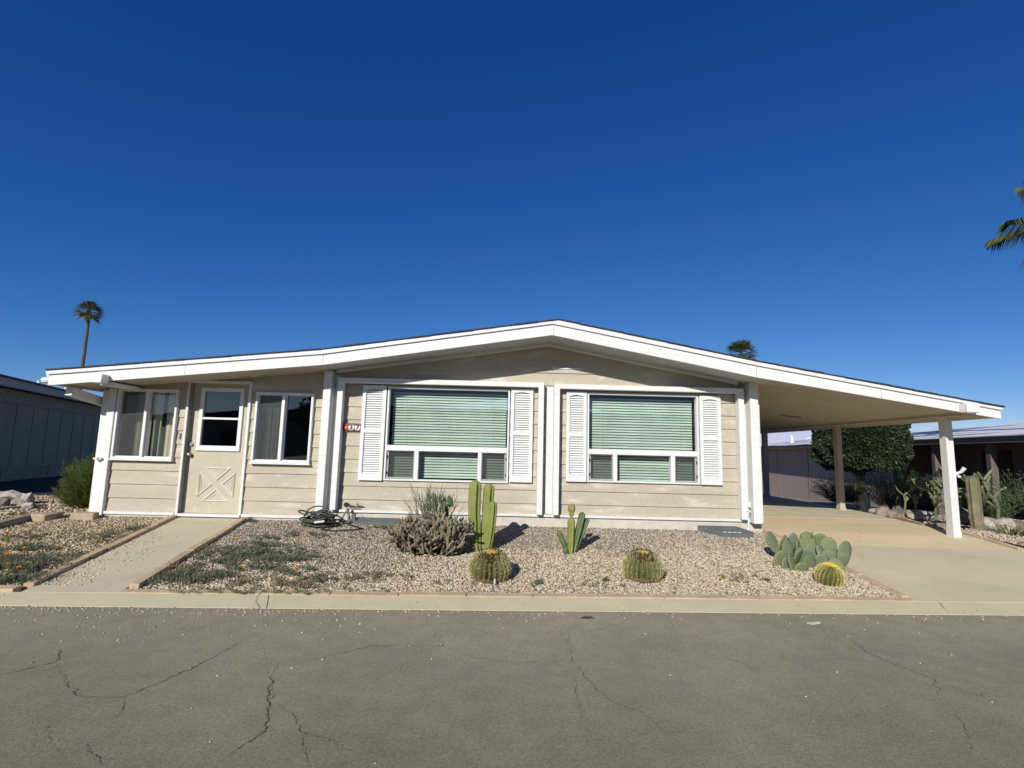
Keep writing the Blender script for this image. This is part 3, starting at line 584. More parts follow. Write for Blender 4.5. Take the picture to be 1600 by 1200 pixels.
# crawl space vent well covers
t=tag(MB().prismZ([(2.86,7.93),(3.44,7.93),(3.60,7.72),(3.56,7.62),(3.10,7.62)],lambda x,y:gz(x,y)-.02,lambda x,y:gz(x,y)+.035+max(0,(y-7.62))*.12).build('vent_well_cover',m_vent,bevel=.006),'dark grey vent well cover on the gravel at the right end of the house front','vent cover')
q=MB()
for i in range(4): q.box(3.14+i*.07,3.19+i*.07,7.66,7.67,gz(0,7.65)+.042,gz(0,7.65)+.05)
q.build('louvre_slots',m_trim,t)
t=tag(MB().prismZ([(-2.22,7.95),(-1.58,7.95),(-1.60,7.80),(-2.22,7.80)],lambda x,y:gz(x,y)-.02,lambda x,y:gz(x,y)+.03+max(0,(y-7.8))*.25).build('vent_well_cover',m_vent,bevel=.006),'grey green vent cover at the wall foot behind the bushy cholla','vent cover')
# house number plaque ---------------------------------------------------
def text_mesh(txt,size,loc,m,name,parent,depth=.002):
    c=bpy.data.curves.new(name,'FONT'); c.body=txt; c.size=size; c.extrude=depth; c.offset=size*.035; c.align_x='CENTER'; c.align_y='CENTER'
    o=bpy.data.objects.new('tmp',c); COL.objects.link(o); dg=bpy.context.evaluated_depsgraph_get(); me=bpy.data.meshes.new_from_object(o.evaluated_get(dg)); bpy.data.objects.remove(o)
    mm=Matrix.Translation(loc)@Matrix.Rotation(R(90),4,'X'); me.transform(mm); me.materials.clear(); me.materials.append(m); q=bpy.data.objects.new(name,me); COL.objects.link(q)
    q.parent=parent; q.matrix_parent_inverse=parent.matrix_world.inverted(); return q
m_plq=mat('brown_plaque',(.17,.06,.042),.5,.15,20); m_red=mat('red_tile',(.42,.045,.03),.4,.2,30); m_tile=mat('white_tile',(.86,.85,.82),.35,.03,20); m_blk=mat('black_numeral',(.012,.012,.012),.4,.1,20); m_orn=mat('orange_glaze',(.75,.32,.10),.4,.15,20)
pl=tag(MB().box(-2.545,-2.25,7.955,7.984,1.655,1.775).build('house_number',m_plq,bevel=.004),'brown and red plaque reading 37 on white round tiles, left of the shuttered window','house number')
MB().box(-2.535,-2.445,7.949,7.954,1.668,1.765).build('red_tile',m_red,pl)
q=MB().tube([(-2.475,7.9485,1.71),(-2.475,7.944,1.71)],.02,14); q.build('blossom',m_orn,pl)
for i,(d,x) in enumerate((('3',-2.395),('7',-2.300))):
    q=MB().tube([(x,7.956,1.715),(x,7.947,1.715)],.044,24).build('number_tile',m_tile,pl); text_mesh(d,.098,(x,7.944,1.715),m_blk,'numeral',q)
# iron wall ornament
orn=thing('wall_ornament','small black iron ornament with a disc and flat scrollwork low on the siding','ornament',(-2.4,7.97,.55))
MB().tube([(-2.405,7.985,.555),(-2.405,7.965,.555)],.034,16).build('disc',m_black,orn)
q=MB().box(-2.375,-2.13,7.968,7.976,.522,.530)
for i,(x,h) in enumerate(((-2.355,.045),(-2.33,.02),(-2.305,.016),(-2.28,.02),(-2.235,.05),(-2.21,.02),(-2.185,.024),(-2.16,.016))): q.tube([(x-.012,7.972,.532),(x-.004,7.972,.532+h),(x+.006,7.972,.532+h*.5),(x+.012,7.972,.533)],.0035,5)
for i in range(9): q.box(-2.335+i*.018,-2.325+i*.018,7.972,7.979,.49,.503)
q.build('scrollwork',m_black,orn)
# ---------------------------------------------------------------- garden
m_hose=mat('dark_green_hose',(.045,.06,.045),.45,.25,25,spec=.5); m_brass=mat('pale_fitting',(.62,.60,.54),.5,.1,20)
def gp(x,y,dz=0): return Vector((x,y,gz(x,y)+dz))
h=MB(); rr=random.Random(5); cx,cy=-2.66,7.62; path=[]
for k in range(11*20):
    a=k/20*2*pi; L_=k/20; r=.155+.07*math.sin(L_*1.9)+.04*math.sin(L_*4.3); z=.02+.15*(L_/11)+.05*math.sin(a+L_)*(L_/11)
    path.append(gp(cx+.06*math.sin(L_*2.7)+r*1.12*math.cos(a),cy+.02*math.sin(L_)+r*.45*math.sin(a),z+.015*math.sin(a*2+L_*2)))
h.tube(path,.0105,6)
for (ox,oz,r,t) in ((-.04,.15,.175,1.2),(.05,.12,.15,1.3),(-.11,.12,.12,.9),(.0,.10,.19,.6)):       # loops standing up
    h.tube([gp(cx+ox+r*math.cos(a),cy+math.cos(t)*r*math.sin(a)*.6,oz+r*math.sin(a)*math.sin(t)*.75) for a in [i/28*2*pi for i in range(29)]],.0105,6)
h.tube([gp(cx+.2,cy-.05,.03),gp(cx+.1,cy-.22,.015),gp(cx+.3,cy-.27,.014),gp(cx+.55,cy-.2,.014),gp(cx+.66,cy-.13,.014),gp(-2.25,7.68,.02),gp(-2.40,7.78,.05),gp(-2.38,7.86,.14)],.010,6)
hose=thing('garden_hose','dark green garden hose heaped in a tangled coil at the foot of the white column','hose',gp(cx,cy))
h.build('hose_coil',m_hose,hose,smooth=True)
MB().tube([gp(cx-.02,cy-.14,.085),gp(cx+.12,cy-.15,.105)],.017,8).build('hose_coupling',m_brass,hose)
sp=thing('water_spigot','metal water tap with hose splitter standing up beside the coiled hose','tap',(-2.39,7.86,.33))
q=MB().tube([gp(-2.33,7.86,-.02),gp(-2.33,7.86,.20),gp(-2.325,7.83,.225)],.014,8); q.build('pipe',m_brass,sp)
q=MB().tube([gp(-2.33,7.83,.22),gp(-2.37,7.80,.13),gp(-2.42,7.76,.03)],.013,6).tube([gp(-2.33,7.83,.21),gp(-2.30,7.81,.12),gp(-2.31,7.79,.03)],.011,6); q.build('splitter',m_vent,sp)
q=MB(); q.box(-2.27,-2.215,7.82,7.86,gz(0,7.84)+.03,gz(0,7.84)+.13).tube([(-2.24,7.84,gz(0,7.84)+.13),(-2.18,7.84,gz(0,7.84)+.145)],.007,6); q.build('timer',m_vent,sp)
# barrel cacti
m_barrel=mat('barrel_cactus_skin',(.13,.14,.045),.8,.25,9,bump=.4,bscale=60,col2=(.075,.085,.03),stain=((.17,.13,.06),6,.56,.7))
m_spine=ramp_mat('yellow_spines',[(0,(.22,.17,.06)),(.4,(.44,.37,.15)),(1,(.70,.64,.38))],.6)
m_spiney=ramp_mat('bright_yellow_spines',[(0,(.42,.34,.07)),(.5,(.66,.55,.14)),(1,(.80,.72,.34))],.6)
m_wool=ramp_mat('yellow_crown',[(0,(.52,.36,.07)),(.5,(.70,.50,.10)),(1,(.78,.62,.25))],.8)
m_wool2=ramp_mat('golden_crown',[(0,(.80,.50,.03)),(1,(.90,.66,.12))],.8)
m_thorn=ramp_mat('brown_dry_flowers',[(0,(.035,.022,.012)),(.7,(.12,.08,.035)),(1,(.30,.20,.06))],.9)
m_woody=mat('corky_base',(.15,.11,.065),.95,.3,12,bump=.8,bscale=40)
def barrel(pos,rx,hz_,ribs,label,ms,mw,mt=None,tilt=(0,0),dens=19,seed=0):
    rr=random.Random(seed); t=thing('barrel_cactus',label,'cactus',pos,'barrel cacti in the gravel'); b=MB(); n=ribs*6; m=26
    Mt=Matrix.Translation(pos)@Matrix.Rotation(tilt[0],4,'X')@Matrix.Rotation(tilt[1],4,'Y')
    def P(th,ph,k=1):   # ph 0 bottom .. 1 top
        e=-.30*pi+ph*(.80*pi); c=max(0,math.cos(e)); rad=rx*(c**(.55 if e<0 else .92)); zz=hz_*.5*(1+ (math.sin(e) if e>0 else math.sin(e)*.95)); rib=.5+.5*math.cos(ribs*th)
        dep=1-.30*(1-rib**.55)*min(1,c*2+.0); 
        if ph>.93: zz-=hz_*.05*((ph-.93)/.07)
        return Mt@Vector((rad*dep*math.cos(th)*k,rad*dep*math.sin(th)*k,zz*1.0-.02))
    vs=[P(2*pi*i/n,j/m) for j in range(m+1) for i in range(n)]
    b.add(vs,[(j*n+i,j*n+(i+1)%n,(j+1)*n+(i+1)%n,(j+1)*n+i) for j in range(m) for i in range(n)]); b.build('ribbed_body',m_barrel,t,smooth=True)
    s=MB()
    for r_ in range(ribs):
        th=2*pi*r_/ribs
        for q in range(dens):
            ph=.12+.82*q/dens; p=P(th,ph); nrm=(P(th,ph,1.25)-p).normalized(); up=(P(th,min(1,ph+.03))-p).normalized(); sd=nrm.cross(up)
            for k in range(8):
                a=k/8*2*pi+rr.uniform(-.3,.3); L_=rx*rr.uniform(.14,.24)*(1.0+ .3*(ph>.8)); d=(nrm*rr.uniform(.4,1.0)+up*math.sin(a)+sd*math.cos(a)*.5).normalized(); w=sd.cross(d); w=w.normalized()*.0021 if w.length>1e-3 else up*.0021
                e=p+d*L_+nrm*-.1*L_; s.add([p-w,p+w,e],[(0,1,2)])
    s.build('spines',ms,t)
    c=MB()
    for k in range(200):
        a=rr.uniform(0,2*pi); r=rx*.36*math.sqrt(rr.random()); q=Mt@Vector((r*math.cos(a),r*math.sin(a),hz_*(.945-.25*(r/rx)**2))); 
        for _ in range(4):
            d=Vector((rr.gauss(0,.6),rr.gauss(0,.6),1)).normalized()*rx*.085; w=Vector((rr.gauss(0,1),rr.gauss(0,1),0)).normalized()*.006; c.add([q-w,q+w,q+d],[(0,1,2)])
    c.build('crown',mw,t)
    if mt:
        c=MB()
        for k in range(420):
            a=rr.uniform(0,2*pi); r=rx*rr.uniform(.34,.80); q=Mt@Vector((r*math.cos(a),r*math.sin(a),hz_*(.955-.42*(r/rx)**2.4)))
            d=(Vector((math.cos(a)*.5,math.sin(a)*.5,1))+Vector((rr.gauss(0,.3),rr.gauss(0,.3),0))).normalized()*rx*rr.uniform(.10,.2); w=Vector((-math.sin(a),math.cos(a),0))*.005; c.add([q-w,q+w,q+d+w*.8,q+d-w*.8],[(0,1,2,3)])
        c.build('dry_flowers',mt,t)
        c=MB(); c.tube([Mt@Vector((0,0,-.02)),Mt@Vector((0,0,.03)),Mt@Vector((0,0,.055))],[rx*.80,rx*.93,rx*.90],28,rib=.04,nr=ribs); c.build('woody_base',m_woody,t,smooth=True)
    return t
barrel(gp(-.155,5.72,-.03),.210,.305,24,'round barrel cactus with a wide yellow crown, in front of the tall columnar cactus',m_spine,m_wool,m_thorn,(.12,.02),seed=1)
barrel(gp(1.50,5.84,-.03),.208,.305,24,'green ribbed barrel cactus standing alone in the gravel, left of the prickly pear',m_spine,m_wool,m_thorn,(.05,0),seed=2,dens=15)
barrel(gp(3.515,5.84,-.02),.135,.232,20,'small bright yellow spined barrel cactus in front of the prickly pear',m_spiney,m_wool2,None,(.25,.1),seed=3,dens=16)
# columnar cacti
m_col=mat('column_cactus_skin',(.27,.285,.075),.6,.18,6,bump=.35,bscale=70,fine=.12,col2=(.19,.215,.06),stain=((.30,.24,.10),7,.60,.7)); m_colg=mat('green_cactus_skin',(.155,.20,.08),.6,.2,8,col2=(.075,.115,.05),stain=((.26,.25,.08),7,.6,.6))
def rstem(b,p0,p1,r,ribs=6,r0=None,bend=(0,0),pinch=None,depth=.20):
    p0=Vector(p0);p1=Vector(p1); n=26; path=[];rad=[]; L_=(p1-p0).length
    for i in range(n+1):
        t=i/n; p=p0.lerp(p1,t)+Vector((bend[0]*math.sin(pi*t),bend[1]*math.sin(pi*t),0)); path.append(p)
        k=(r0 or r*.62)+(r-(r0 or r*.62))*min(1,t*2.6)**.7
        cap=(1-t)*L_/ (r*1.15)
        if cap<1: k*=math.sqrt(max(.003,1-(1-cap)**2))
        if pinch:
            for q,w in pinch: k*=1-w*math.exp(-((t-q)/.035)**2)
        rad.append(k)
    b.tube(path,rad,ribs*6,rib=depth,nr=ribs)
cc=thing('columnar_cactus','tall yellow green columnar cactus with three ribbed stems in the middle of the bed','cactus',gp(-.3,6.70))
for (pa,pb,r,bd) in (((-.352,6.70),(-.395,6.70,1.045),.068,(-.025,0)),((-.255,6.72),(-.222,6.74,1.005),.058,(.0,0)),((-.222,6.66),(-.165,6.66,.79),.046,(.012,0)) ):
    b=MB(); rstem(b,gp(*pa,-.03),pb,r*1.06,6,r*.66,bd,pinch=((.55,.06),)); b.build('stem',m_col,cc,smooth=True)
b=MB(); 
sm=thing('columnar_cactus','small yellowing columnar cactus with a pinched top segment, in front of the white middle column','cactus',gp(.82,6.66))
for (pa,pb,r,pn,mm) in (((.815,6.66),(.83,6.70,.775),.043,((.72,.72),(.80,.5)),m_col),((.85,6.70),(.985,6.78,.665),.04,(),m_colg),((.87,6.72),(1.06,6.84,.585),.030,(),m_colg),((.79,6.70),(.66,6.68,.44),.030,(),m_colg),((.77,6.64),(.735,6.60,.24),.03,(),m_colg)):
    b=MB(); rstem(b,gp(*pa,-.02),pb,r,5,r*.7,(0,0),pinch=pn,depth=.16); b.build('stem',mm,sm,smooth=True)
# cholla shrub
m_cholla=ramp_mat('cholla_stems',[(0,(.08,.07,.045)),(.3,(.20,.165,.115)),(.6,(.29,.24,.17)),(.85,(.20,.21,.125)),(.95,(.36,.33,.25)),(1,(.36,.23,.15))],.85,fine=.3,fs=45)
def cholla(b,root,n0,gen,L0,r0,spread,rr,up=.25,shape=None):
    segs=[]
    def grow(p,d,g,L_):
        e=p+d*L_
        if shape and not shape(e): 
            if g<gen-1: return
        segs.append((p,e,g))
        if g>=gen: return
        for _ in range(rr.choice((2,2,3,3)) if g<gen-1 else rr.choice((1,2,2))):
            nd=(d+Vector((rr.gauss(0,spread),rr.gauss(0,spread),rr.gauss(up,spread*.6)))).normalized(); grow(e,nd,g+1,L0*rr.uniform(.75,1.25))
    for k in range(n0):
        a=2*pi*k/n0+rr.uniform(-.3,.3); d=Vector((math.cos(a)*1.0,math.sin(a)*1.0,rr.uniform(.2,1.4))).normalized(); grow(root+Vector((math.cos(a)*.05,math.sin(a)*.05,0)),d,0,L0*1.1)
    for p,e,g in segs:
        m_=p.lerp(e,.5)+Vector((rr.gauss(0,.006),rr.gauss(0,.006),0)); r=r0*rr.uniform(.85,1.15); b.tube([p,p.lerp(e,.15),m_,p.lerp(e,.85),e],[r*.6,r*.95,r*1.05,r*.95,r*.35],8,rib=.12,nr=4)
    return segs
ch=thing('bushy_cholla','wide bushy cholla of many knobbly greyish brown stems beneath the left picture window','cactus',gp(-.88,6.62))
b=MB(); rr=random.Random(11)
def shp(e): return ((e.x+.90)/.46)**2+((e.y-6.58)/.34)**2+(max(0,e.z-.25)/.46)**2<1.0 and e.z>gz(e.x,e.y)
for rt in ((-.66,6.56),(-.85,6.62),(-1.08,6.58),(-1.22,6.54),(-.78,6.44),(-1.05,6.46)): cholla(b,gp(*rt),8,4,.085,.0125,.48,rr,.25,shp)
for i in range(520):
    a=rr.uniform(0,2*pi); q=math.sqrt(rr.random()); x=-.90+.42*q*math.cos(a); y=6.56+.30*q*math.sin(a); top=math.sqrt(max(0,1-q*q))*.27+.10; z=gz(x,y)+top*rr.uniform(.35,1)
    d=Vector(((x+.90)*.8+rr.gauss(0,.25),(y-6.6)*.9+rr.gauss(0,.25),rr.uniform(.3,.9))).normalized(); p=Vector((x,y,z)); L_=rr.uniform(.07,.16); e=p+d*L_*.5; f=e+(d+Vector((0,0,.5))).normalized()*L_*.55
    if e.z>.66 : continue
    b.tube([p-d*.05,p,e,f-(f-e)*.15,f],[.008,.0125,.0135,.012,.005],7,rib=.14,nr=4)
b.build('stems',m_cholla,ch)
m_broom=ramp_mat('broom_twigs',[(0,(.14,.16,.085)),(.6,(.22,.235,.14)),(1,(.34,.31,.22))],.8); m_brg=ramp_mat('green_pads',[(0,(.06,.10,.04)),(1,(.11,.155,.07))],.7)
br=thing('pencil_plant','thin twiggy plant with upright grey green stems rising behind the bushy cholla','plant',gp(-.95,6.95)); b=MB(); rr=random.Random(4)
for i in range(64):
    a=rr.gauss(-.12 if i<44 else .28,.32); L_=rr.uniform(.35,.66)*(1 if abs(a)<.6 else .8); p=gp(-1.0+rr.gauss(0,.08)+(.12 if i>44 else 0),6.92+rr.gauss(0,.05),.1); d=Vector((a,rr.gauss(0,.25),1)).normalized(); e=p+d*L_; m_=p.lerp(e,.55)+Vector((rr.gauss(0,.02),0,0)); b.tube([p,m_,e],[.006,.0045,.002],4)
    for k in range(4):
        q=m_.lerp(e,rr.uniform(0,.8)); dd=(d+Vector((rr.gauss(0,.45),rr.gauss(0,.35),.2))).normalized()*rr.uniform(.07,.17); b.tube([q,q+dd],[.0035,.0015],3)
b.build('twigs',m_broom,br)
b=MB()
for i in range(26):
    x=-.86+rr.gauss(0,.07); z=.42+rr.uniform(0,.30); p=Vector((x,6.86+rr.gauss(0,.04),z)); e=p+Vector((rr.gauss(0,.02),rr.gauss(0,.02),rr.uniform(.09,.16))); b.tube([p,p.lerp(e,.3),p.lerp(e,.7),e],[.012,.022,.022,.006],8,rib=.1,nr=5)
b.build('green_stems',m_brg,br)
# prickly pear: every pad from the picture's layout, set at its own depth
m_pad=mat('prickly_pear_pad',(.18,.21,.11),.75,.12,5,bump=.2,bscale=30,col2=(.13,.18,.10),stain=((.24,.27,.13),10,.6,.6)); m_pad2=mat('yellowish_pad',(.225,.25,.12),.75,.15,6,bump=.3,bscale=30,col2=(.17,.20,.10),stain=((.30,.24,.14),8,.60,.7)); m_pad3=mat('dusty_pad',(.195,.235,.145),.8,.15,6,bump=.3,bscale=30,col2=(.15,.20,.125),stain=((.30,.29,.22),9,.58,.7)); m_dot=mat('areoles',(.09,.085,.05),.9,.1,20)
pp=thing('prickly_pear','grey green prickly pear with many broad flat pads at the corner of the driveway','cactus',gp(3.75,6.35))
PADS=[ # px, py centre, width, height (px), lean deg, depth Y, turn
(1207,848,17,27,-10,6.62,.5),(1219,857,13,36,14,6.55,1.0),(1240,848,17,22,-15,6.70,.3),(1231,862,18,28,0,6.42,.3),(1228,846,8,14,-5,6.5,.6),(1239,847,16,24,-10,6.62,.2),(1247,859,10,26,-5,6.55,.9),
(1262,848,27,27,8,6.62,.15),(1256,870,26,27,14,6.42,-.5),(1281,852,20,30,12,6.66,-.8),(1293,858,22,30,14,6.52,-.5),(1284,866,14,24,-20,6.45,.7),(1246,871,14,26,8,6.40,.9),
(1219,874,22,24,35,6.38,.5),(1228,884,17,20,10,6.30,.7),(1238,883,14,30,2,6.26,.9),(1251,890,20,20,20,6.22,.2),(1296,875,26,26,-25,6.40,-.3),(1318,868,22,37,26,6.36,.25),(1306,889,24,26,8,6.28,-.3),(1282,880,26,26,0,6.40,0),(1264,882,22,26,0,6.35,.3),(1270,866,24,26,-5,6.50,.1),(1306,872,18,26,10,6.45,.4)]
def pad(b,c,w,h_,lean,turn,th=.028,tip=0):
    n,m=18,5; Mx=Matrix.Translation(c)@Matrix.Rotation(turn,4,'Z')@Matrix.Rotation(R(lean),4,'Y')@Matrix.Rotation(R(tip),4,'X')
    vs=[]; fs=[]
    ring=[]
    def outline(a):
        s=math.sin(a); k=1-.16*(1-s)*.5*2 if s<0 else 1; return (w/2*math.cos(a)*(1-.14*(1-s)/2*1.6),h_/2*s)
    for sd in (1,-1):
        st=len(vs)
        for j in range(m):
            f=math.cos(j/m*pi/2*1.0) if j else 1; f=1-(j/m)**1.0; thk=th/2*math.sqrt(max(0,1-f*f*.92))
            for i in range(n):
                x,z=outline(2*pi*i/n); vs.append(Mx@Vector((x*f,sd*thk*-1,z*f)))
        vs.append(Mx@Vector((0,-sd*th/2,0)))
        for j in range(m-1):
            for i in range(n):
                q=(st+j*n+i,st+j*n+(i+1)%n,st+(j+1)*n+(i+1)%n,st+(j+1)*n+i); fs.append(q if sd==1 else q[::-1])
        for i in range(n):
            q=(st+(m-1)*n+i,st+(m-1)*n+(i+1)%n,len(vs)-1); fs.append(q if sd==1 else q[::-1])
    k=m*n+1
    for i in range(n): fs.append((i,i+k,(i+1)%n+k,(i+1)%n))
    b.add(vs,fs); return Mx
for i,(px,py,w,h_,lean,Y,tr) in enumerate(PADS):
    c=atY(px,py,Y); s=Y/FPX*1.07; b=MB(); tr*=.65; W=w*s*1.08/max(.5,math.cos(tr)); Mx=pad(b,c,W,h_*s*1.16,lean,tr,.030,((i*37)%50)-20); nb_=len(b.f); o=None
    for u in (-.6,-.3,0,.3,.6):
        for v in (-.7,-.42,-.14,.14,.42,.7):
            if u*u+v*v<.75:
                q=Mx@Vector((u*W/2,-.0165,v*h_*s*.56)); b.box(q.x-.002,q.x+.002,q.y-.003,q.y+.003,q.z-.002,q.z+.002)
    o=b.build('pad',(m_pad,m_pad2,m_pad3)[i*7%3],pp,smooth=True); o.data.materials.append(m_dot)
    for f_ in o.data.polygons[nb_:]: f_.material_index=1
b=MB()
for px,py,Y in ((1252,837,6.6),(1269,834,6.6)): c=atY(px,py,Y); b.tube([c-Vector((0,0,.035)),c,c+Vector((.006,0,.03))],[.010,.012,.003],7)
b.build('buds',m_pad,pp)
# weeds and poppies
m_leaf=ramp_mat('poppy_foliage',[(0,(.085,.115,.065)),(.45,(.15,.185,.11)),(.75,(.21,.235,.15)),(1,(.36,.31,.19))],.8,trans=.15); m_dry=ramp_mat('dry_weeds',[(0,(.14,.11,.06)),(.5,(.24,.20,.11)),(1,(.34,.28,.18))],.9); m_olive=ramp_mat('olive_weeds',[(0,(.08,.095,.04)),(.6,(.14,.15,.06)),(1,(.22,.20,.10))],.9)
def tufts(name,spots,m,label,L_=(.02,.05),per=34,w=.0026,seed=0):
    rr=np.random.default_rng(seed); A=[]
    for (x,y,sx,sy,n,h_) in spots:
        for _ in range(int(n*.7)):
            tx,ty=x+rr.normal(0,sx*.62),y+rr.normal(0,sy*.62)
            if noise.noise(Vector((tx*5,ty*5,seed)))<-.12 or abs(tx-(-3.97-(ty-5.2)*.16))<.44-(ty-5.2)*.0: continue
            if ty<kerbY(tx)+.33 or ty>7.96: continue
            A.append((tx,ty,gz(tx,ty)+.0,h_*rr.uniform(.6,1.25)))
    A=np.array(A); n=len(A)*per; B=np.repeat(A,per,0); a=rr.uniform(0,2*pi,n); ln=rr.uniform(*L_,n)*B[:,3]; el=rr.uniform(.15,1.35,n); r0=rr.uniform(0,.045,n)*B[:,3]; a0=rr.uniform(0,2*pi,n)
    p=np.stack([B[:,0]+r0*np.cos(a0),B[:,1]+r0*np.sin(a0),B[:,2]+rr.uniform(0,.028,n)*B[:,3]],1); d=np.stack([np.cos(a)*np.cos(el),np.sin(a)*np.cos(el),np.sin(el)],1)*ln[:,None]
    s=np.stack([-np.sin(a),np.cos(a),np.zeros(n)],1)*(w*rr.uniform(.6,1.5,n))[:,None]
    V=np.stack([p-s,p+s,p+d*.6+s*.9+np.array([0,0,.002]),p+d],1).reshape(-1,3); F=np.arange(n*4).reshape(-1,4)
    return stuff(np_mesh(name,V,F,m),label,'weeds')
G_=lambda px,py:atG(px,py)
def sp_(L): return [(G_(px,py).x,G_(px,py).y,sx,sy,n,h_) for px,py,sx,sy,n,h_ in L]
tufts('poppy_foliage',sp_([(22,860,.35,.18,90,1.2),(10,882,.45,.2,180,1.5),(50,888,.35,.15,120,1.5),(20,905,.4,.12,110,1.3),(75,858,.12,.06,14,.7),(185,838,.22,.14,60,.9),(218,828,.16,.12,44,.9),(165,832,.1,.08,14,.8)]),m_leaf,'dark blue green poppy leaves growing left of the walkway',seed=1)
tufts('poppy_foliage',sp_([(372,868,.35,.22,170,1.0),(420,858,.30,.25,140,1.0),(452,872,.26,.25,140,1.0),(345,878,.25,.15,80,.9),(400,885,.35,.15,110,.9),(455,893,.25,.12,70,.9),(415,840,.18,.1,30,.7),(485,836,.24,.1,60,.7),(500,905,.18,.1,34,.9),(270,905,.32,.14,110,1.1),(330,900,.35,.12,80,.9),(390,815,.06,.06,16,1.1),(505,820,.25,.12,70,.9),(600,825,.18,.06,26,.7),(838,912,.06,.06,12,.8),(1245,921,.04,.04,7,.9),(835,845,.04,.03,0,.5)]),m_leaf,'blue green poppy leaves spreading over the left half of the cactus bed',seed=2)
tufts('dry_weeds',sp_([(340,862,.35,.25,70,.9),(300,890,.35,.2,90,.9),(380,908,.7,.1,110,.8),(440,915,.5,.08,80,.8),(560,905,.25,.08,36,.8),(590,898,.14,.07,24,.8),(1160,905,.2,.1,30,.7),(930,915,.2,.05,14,.7),(720,910,.3,.05,18,.7),(110,850,1.0,.35,160,.6),(90,875,.5,.25,90,.8),(120,835,.9,.3,120,.6),(180,860,.3,.15,40,.7)]),m_dry,'dry straw coloured weeds among the gravel',per=22,seed=3)
tufts('olive_weeds',sp_([(300,900,.45,.15,80,.9),(560,840,.2,.15,18,.6),(470,920,.5,.05,26,.9),(590,845,.1,.05,10,.6),(620,905,.2,.1,14,.7),(945,908,.07,.03,9,.7),(1180,905,.12,.08,20,.7),(140,880,.4,.2,50,.8),(60,840,.5,.12,50,.7)]),m_olive,'small olive green weeds sprouting at the bed edge',per=26,seed=4)
def edgeweeds():
    rr=np.random.default_rng(9); A=[]
    for px,n,s in ((290,5,.1),(345,8,.14),(365,8,.12),(395,6,.06),(430,9,.12),(475,5,.05),(600,2,.03),(505,3,.05)):
        q=atG(px,928)
        for _ in range(n): A.append((q.x+rr.normal(0,s),q.y+rr.normal(0,.03)))
    b=MB()
    for x,y in A:
        for k in range(34):
            a=rr.uniform(0,2*pi); l=rr.uniform(.01,.035); p=(x+rr.normal(0,.014),y+rr.normal(0,.010),gz(x,y)+.02); b.add([(p[0]-.002,p[1],p[2]),(p[0]+.002,p[1],p[2]),(p[0]+math.cos(a)*l,p[1]+math.sin(a)*l,p[2]+rr.uniform(0,.025))],[(0,1,2)])
    return stuff(b.build('edge_weeds',m_olive),'tiny weeds creeping over the long front edging','weeds')
edgeweeds()
m_pop=mat('orange_petal',(.86,.34,.015),.6,.1,30,col2=(.80,.22,.01)); m_popy=mat('yellow_petal',(.85,.56,.03),.6,.1,30,col2=(.80,.45,.02)); m_stemg=mat('flower_stem',(.12,.18,.08),.8,.1,20)
def poppy(px,py,r,label,m,hh=.07,grp='poppies'):
    c=atG(px,py+6); c=Vector((c.x,c.y,gz(c.x,c.y)+hh)); t=thing('poppy',label,'flower',(c.x,c.y,c.z-hh),grp); rr=random.Random(px)
    MB().tube([(c.x,c.y,c.z-hh),(c.x+.004,c.y,c.z-hh*.5),c],.0018,4).build('stem',m_stemg,t); b=MB()
    for k in range(4):
        a=k*pi/2+rr.uniform(-.2,.2); vs=[c]; n=6
        for i in range(n+1):
            u=a+(i/n-.5)*1.7; q=r*(1-.25*abs(i/n-.5)*2); vs.append(c+Vector((math.cos(u)*q*.85,math.sin(u)*q*.85,r*.95+rr.uniform(-.15,.15)*r)))
        b.add(vs,[(0,i,i+1) for i in range(1,n+1)])
    b.build('petals',m,t)
poppy(10,838,.040,'yellow orange poppy at the left edge, farthest back of those left of the walkway',m_pop,.06)
poppy(37,868,.036,'single orange poppy with an open cup, rightmost of the left clump',m_pop,.09)
poppy(8,878,.040,'deep orange poppy, upper of two close blooms at the far left',m_pop,.09); poppy(11,888,.028,'paler orange poppy tucked right under the deep orange one',m_pop,.06); poppy(7,898,.022,'small half open yellow poppy, lowest at the far left',m_popy,.06)
poppy(27,893,.026,'small orange poppy right of the lowest half open yellow one',m_pop,.06); poppy(3,858,.026,'yellow poppy touching the left edge between the larger orange ones',m_popy,.07)
poppy(146,836,.018,'tiny orange poppy bud near the left edging of the walkway',m_pop,.03); poppy(168,824,.018,'tiny yellow poppy in the weeds right under the house wall',m_popy,.04)
poppy(368,844,.026,'yellow poppy at the back of the weedy patch, right of the walkway',m_popy,.05); poppy(378,889,.028,'bright yellow poppy in the middle front of the weedy patch',m_popy,.05); poppy(462,892,.026,'golden orange poppy at the right side of the weedy patch',m_pop,.05)
poppy(1125,903,.024,'lone yellow flower low in the gravel left of the yellow barrel cactus',m_popy,.03)
# fallen things
m_leafd=mat('dark_dead_leaf',(.05,.04,.03),.8,.2,20); m_scrap=mat('crushed_paper',(.55,.60,.55),.6,.1,20)
p=atZ(909,967,0); b=MB(); rr=random.Random(2)
for i in range(5): a=rr.uniform(-.5,.8); q=Vector((p.x+rr.uniform(-.04,.04),p.y+rr.uniform(-.015,.015),.004)); e=q+Vector((math.cos(a)*.09,math.sin(a)*.05,.012)); m_=(q+e)/2+Vector((0,.008,.008)); b.add([q,m_,e,(q+e)/2-Vector((0,.006,-.003))],[(0,3,2,1)])
tag(b.build('dead_leaves',m_leafd),'clump of dark dead leaf blades on the road beside the kerb','leaf litter')
p=atZ(1268,976,0); b=MB(); 
for i in range(6): q=Vector((p.x+rr.uniform(-.04,.04),p.y+rr.uniform(-.02,.02),.003)); b.add([q,q+Vector((.05,.0,.004)),q+Vector((.055,.025,.012)),q+Vector((.01,.03,.006))],[(0,1,2,3)])
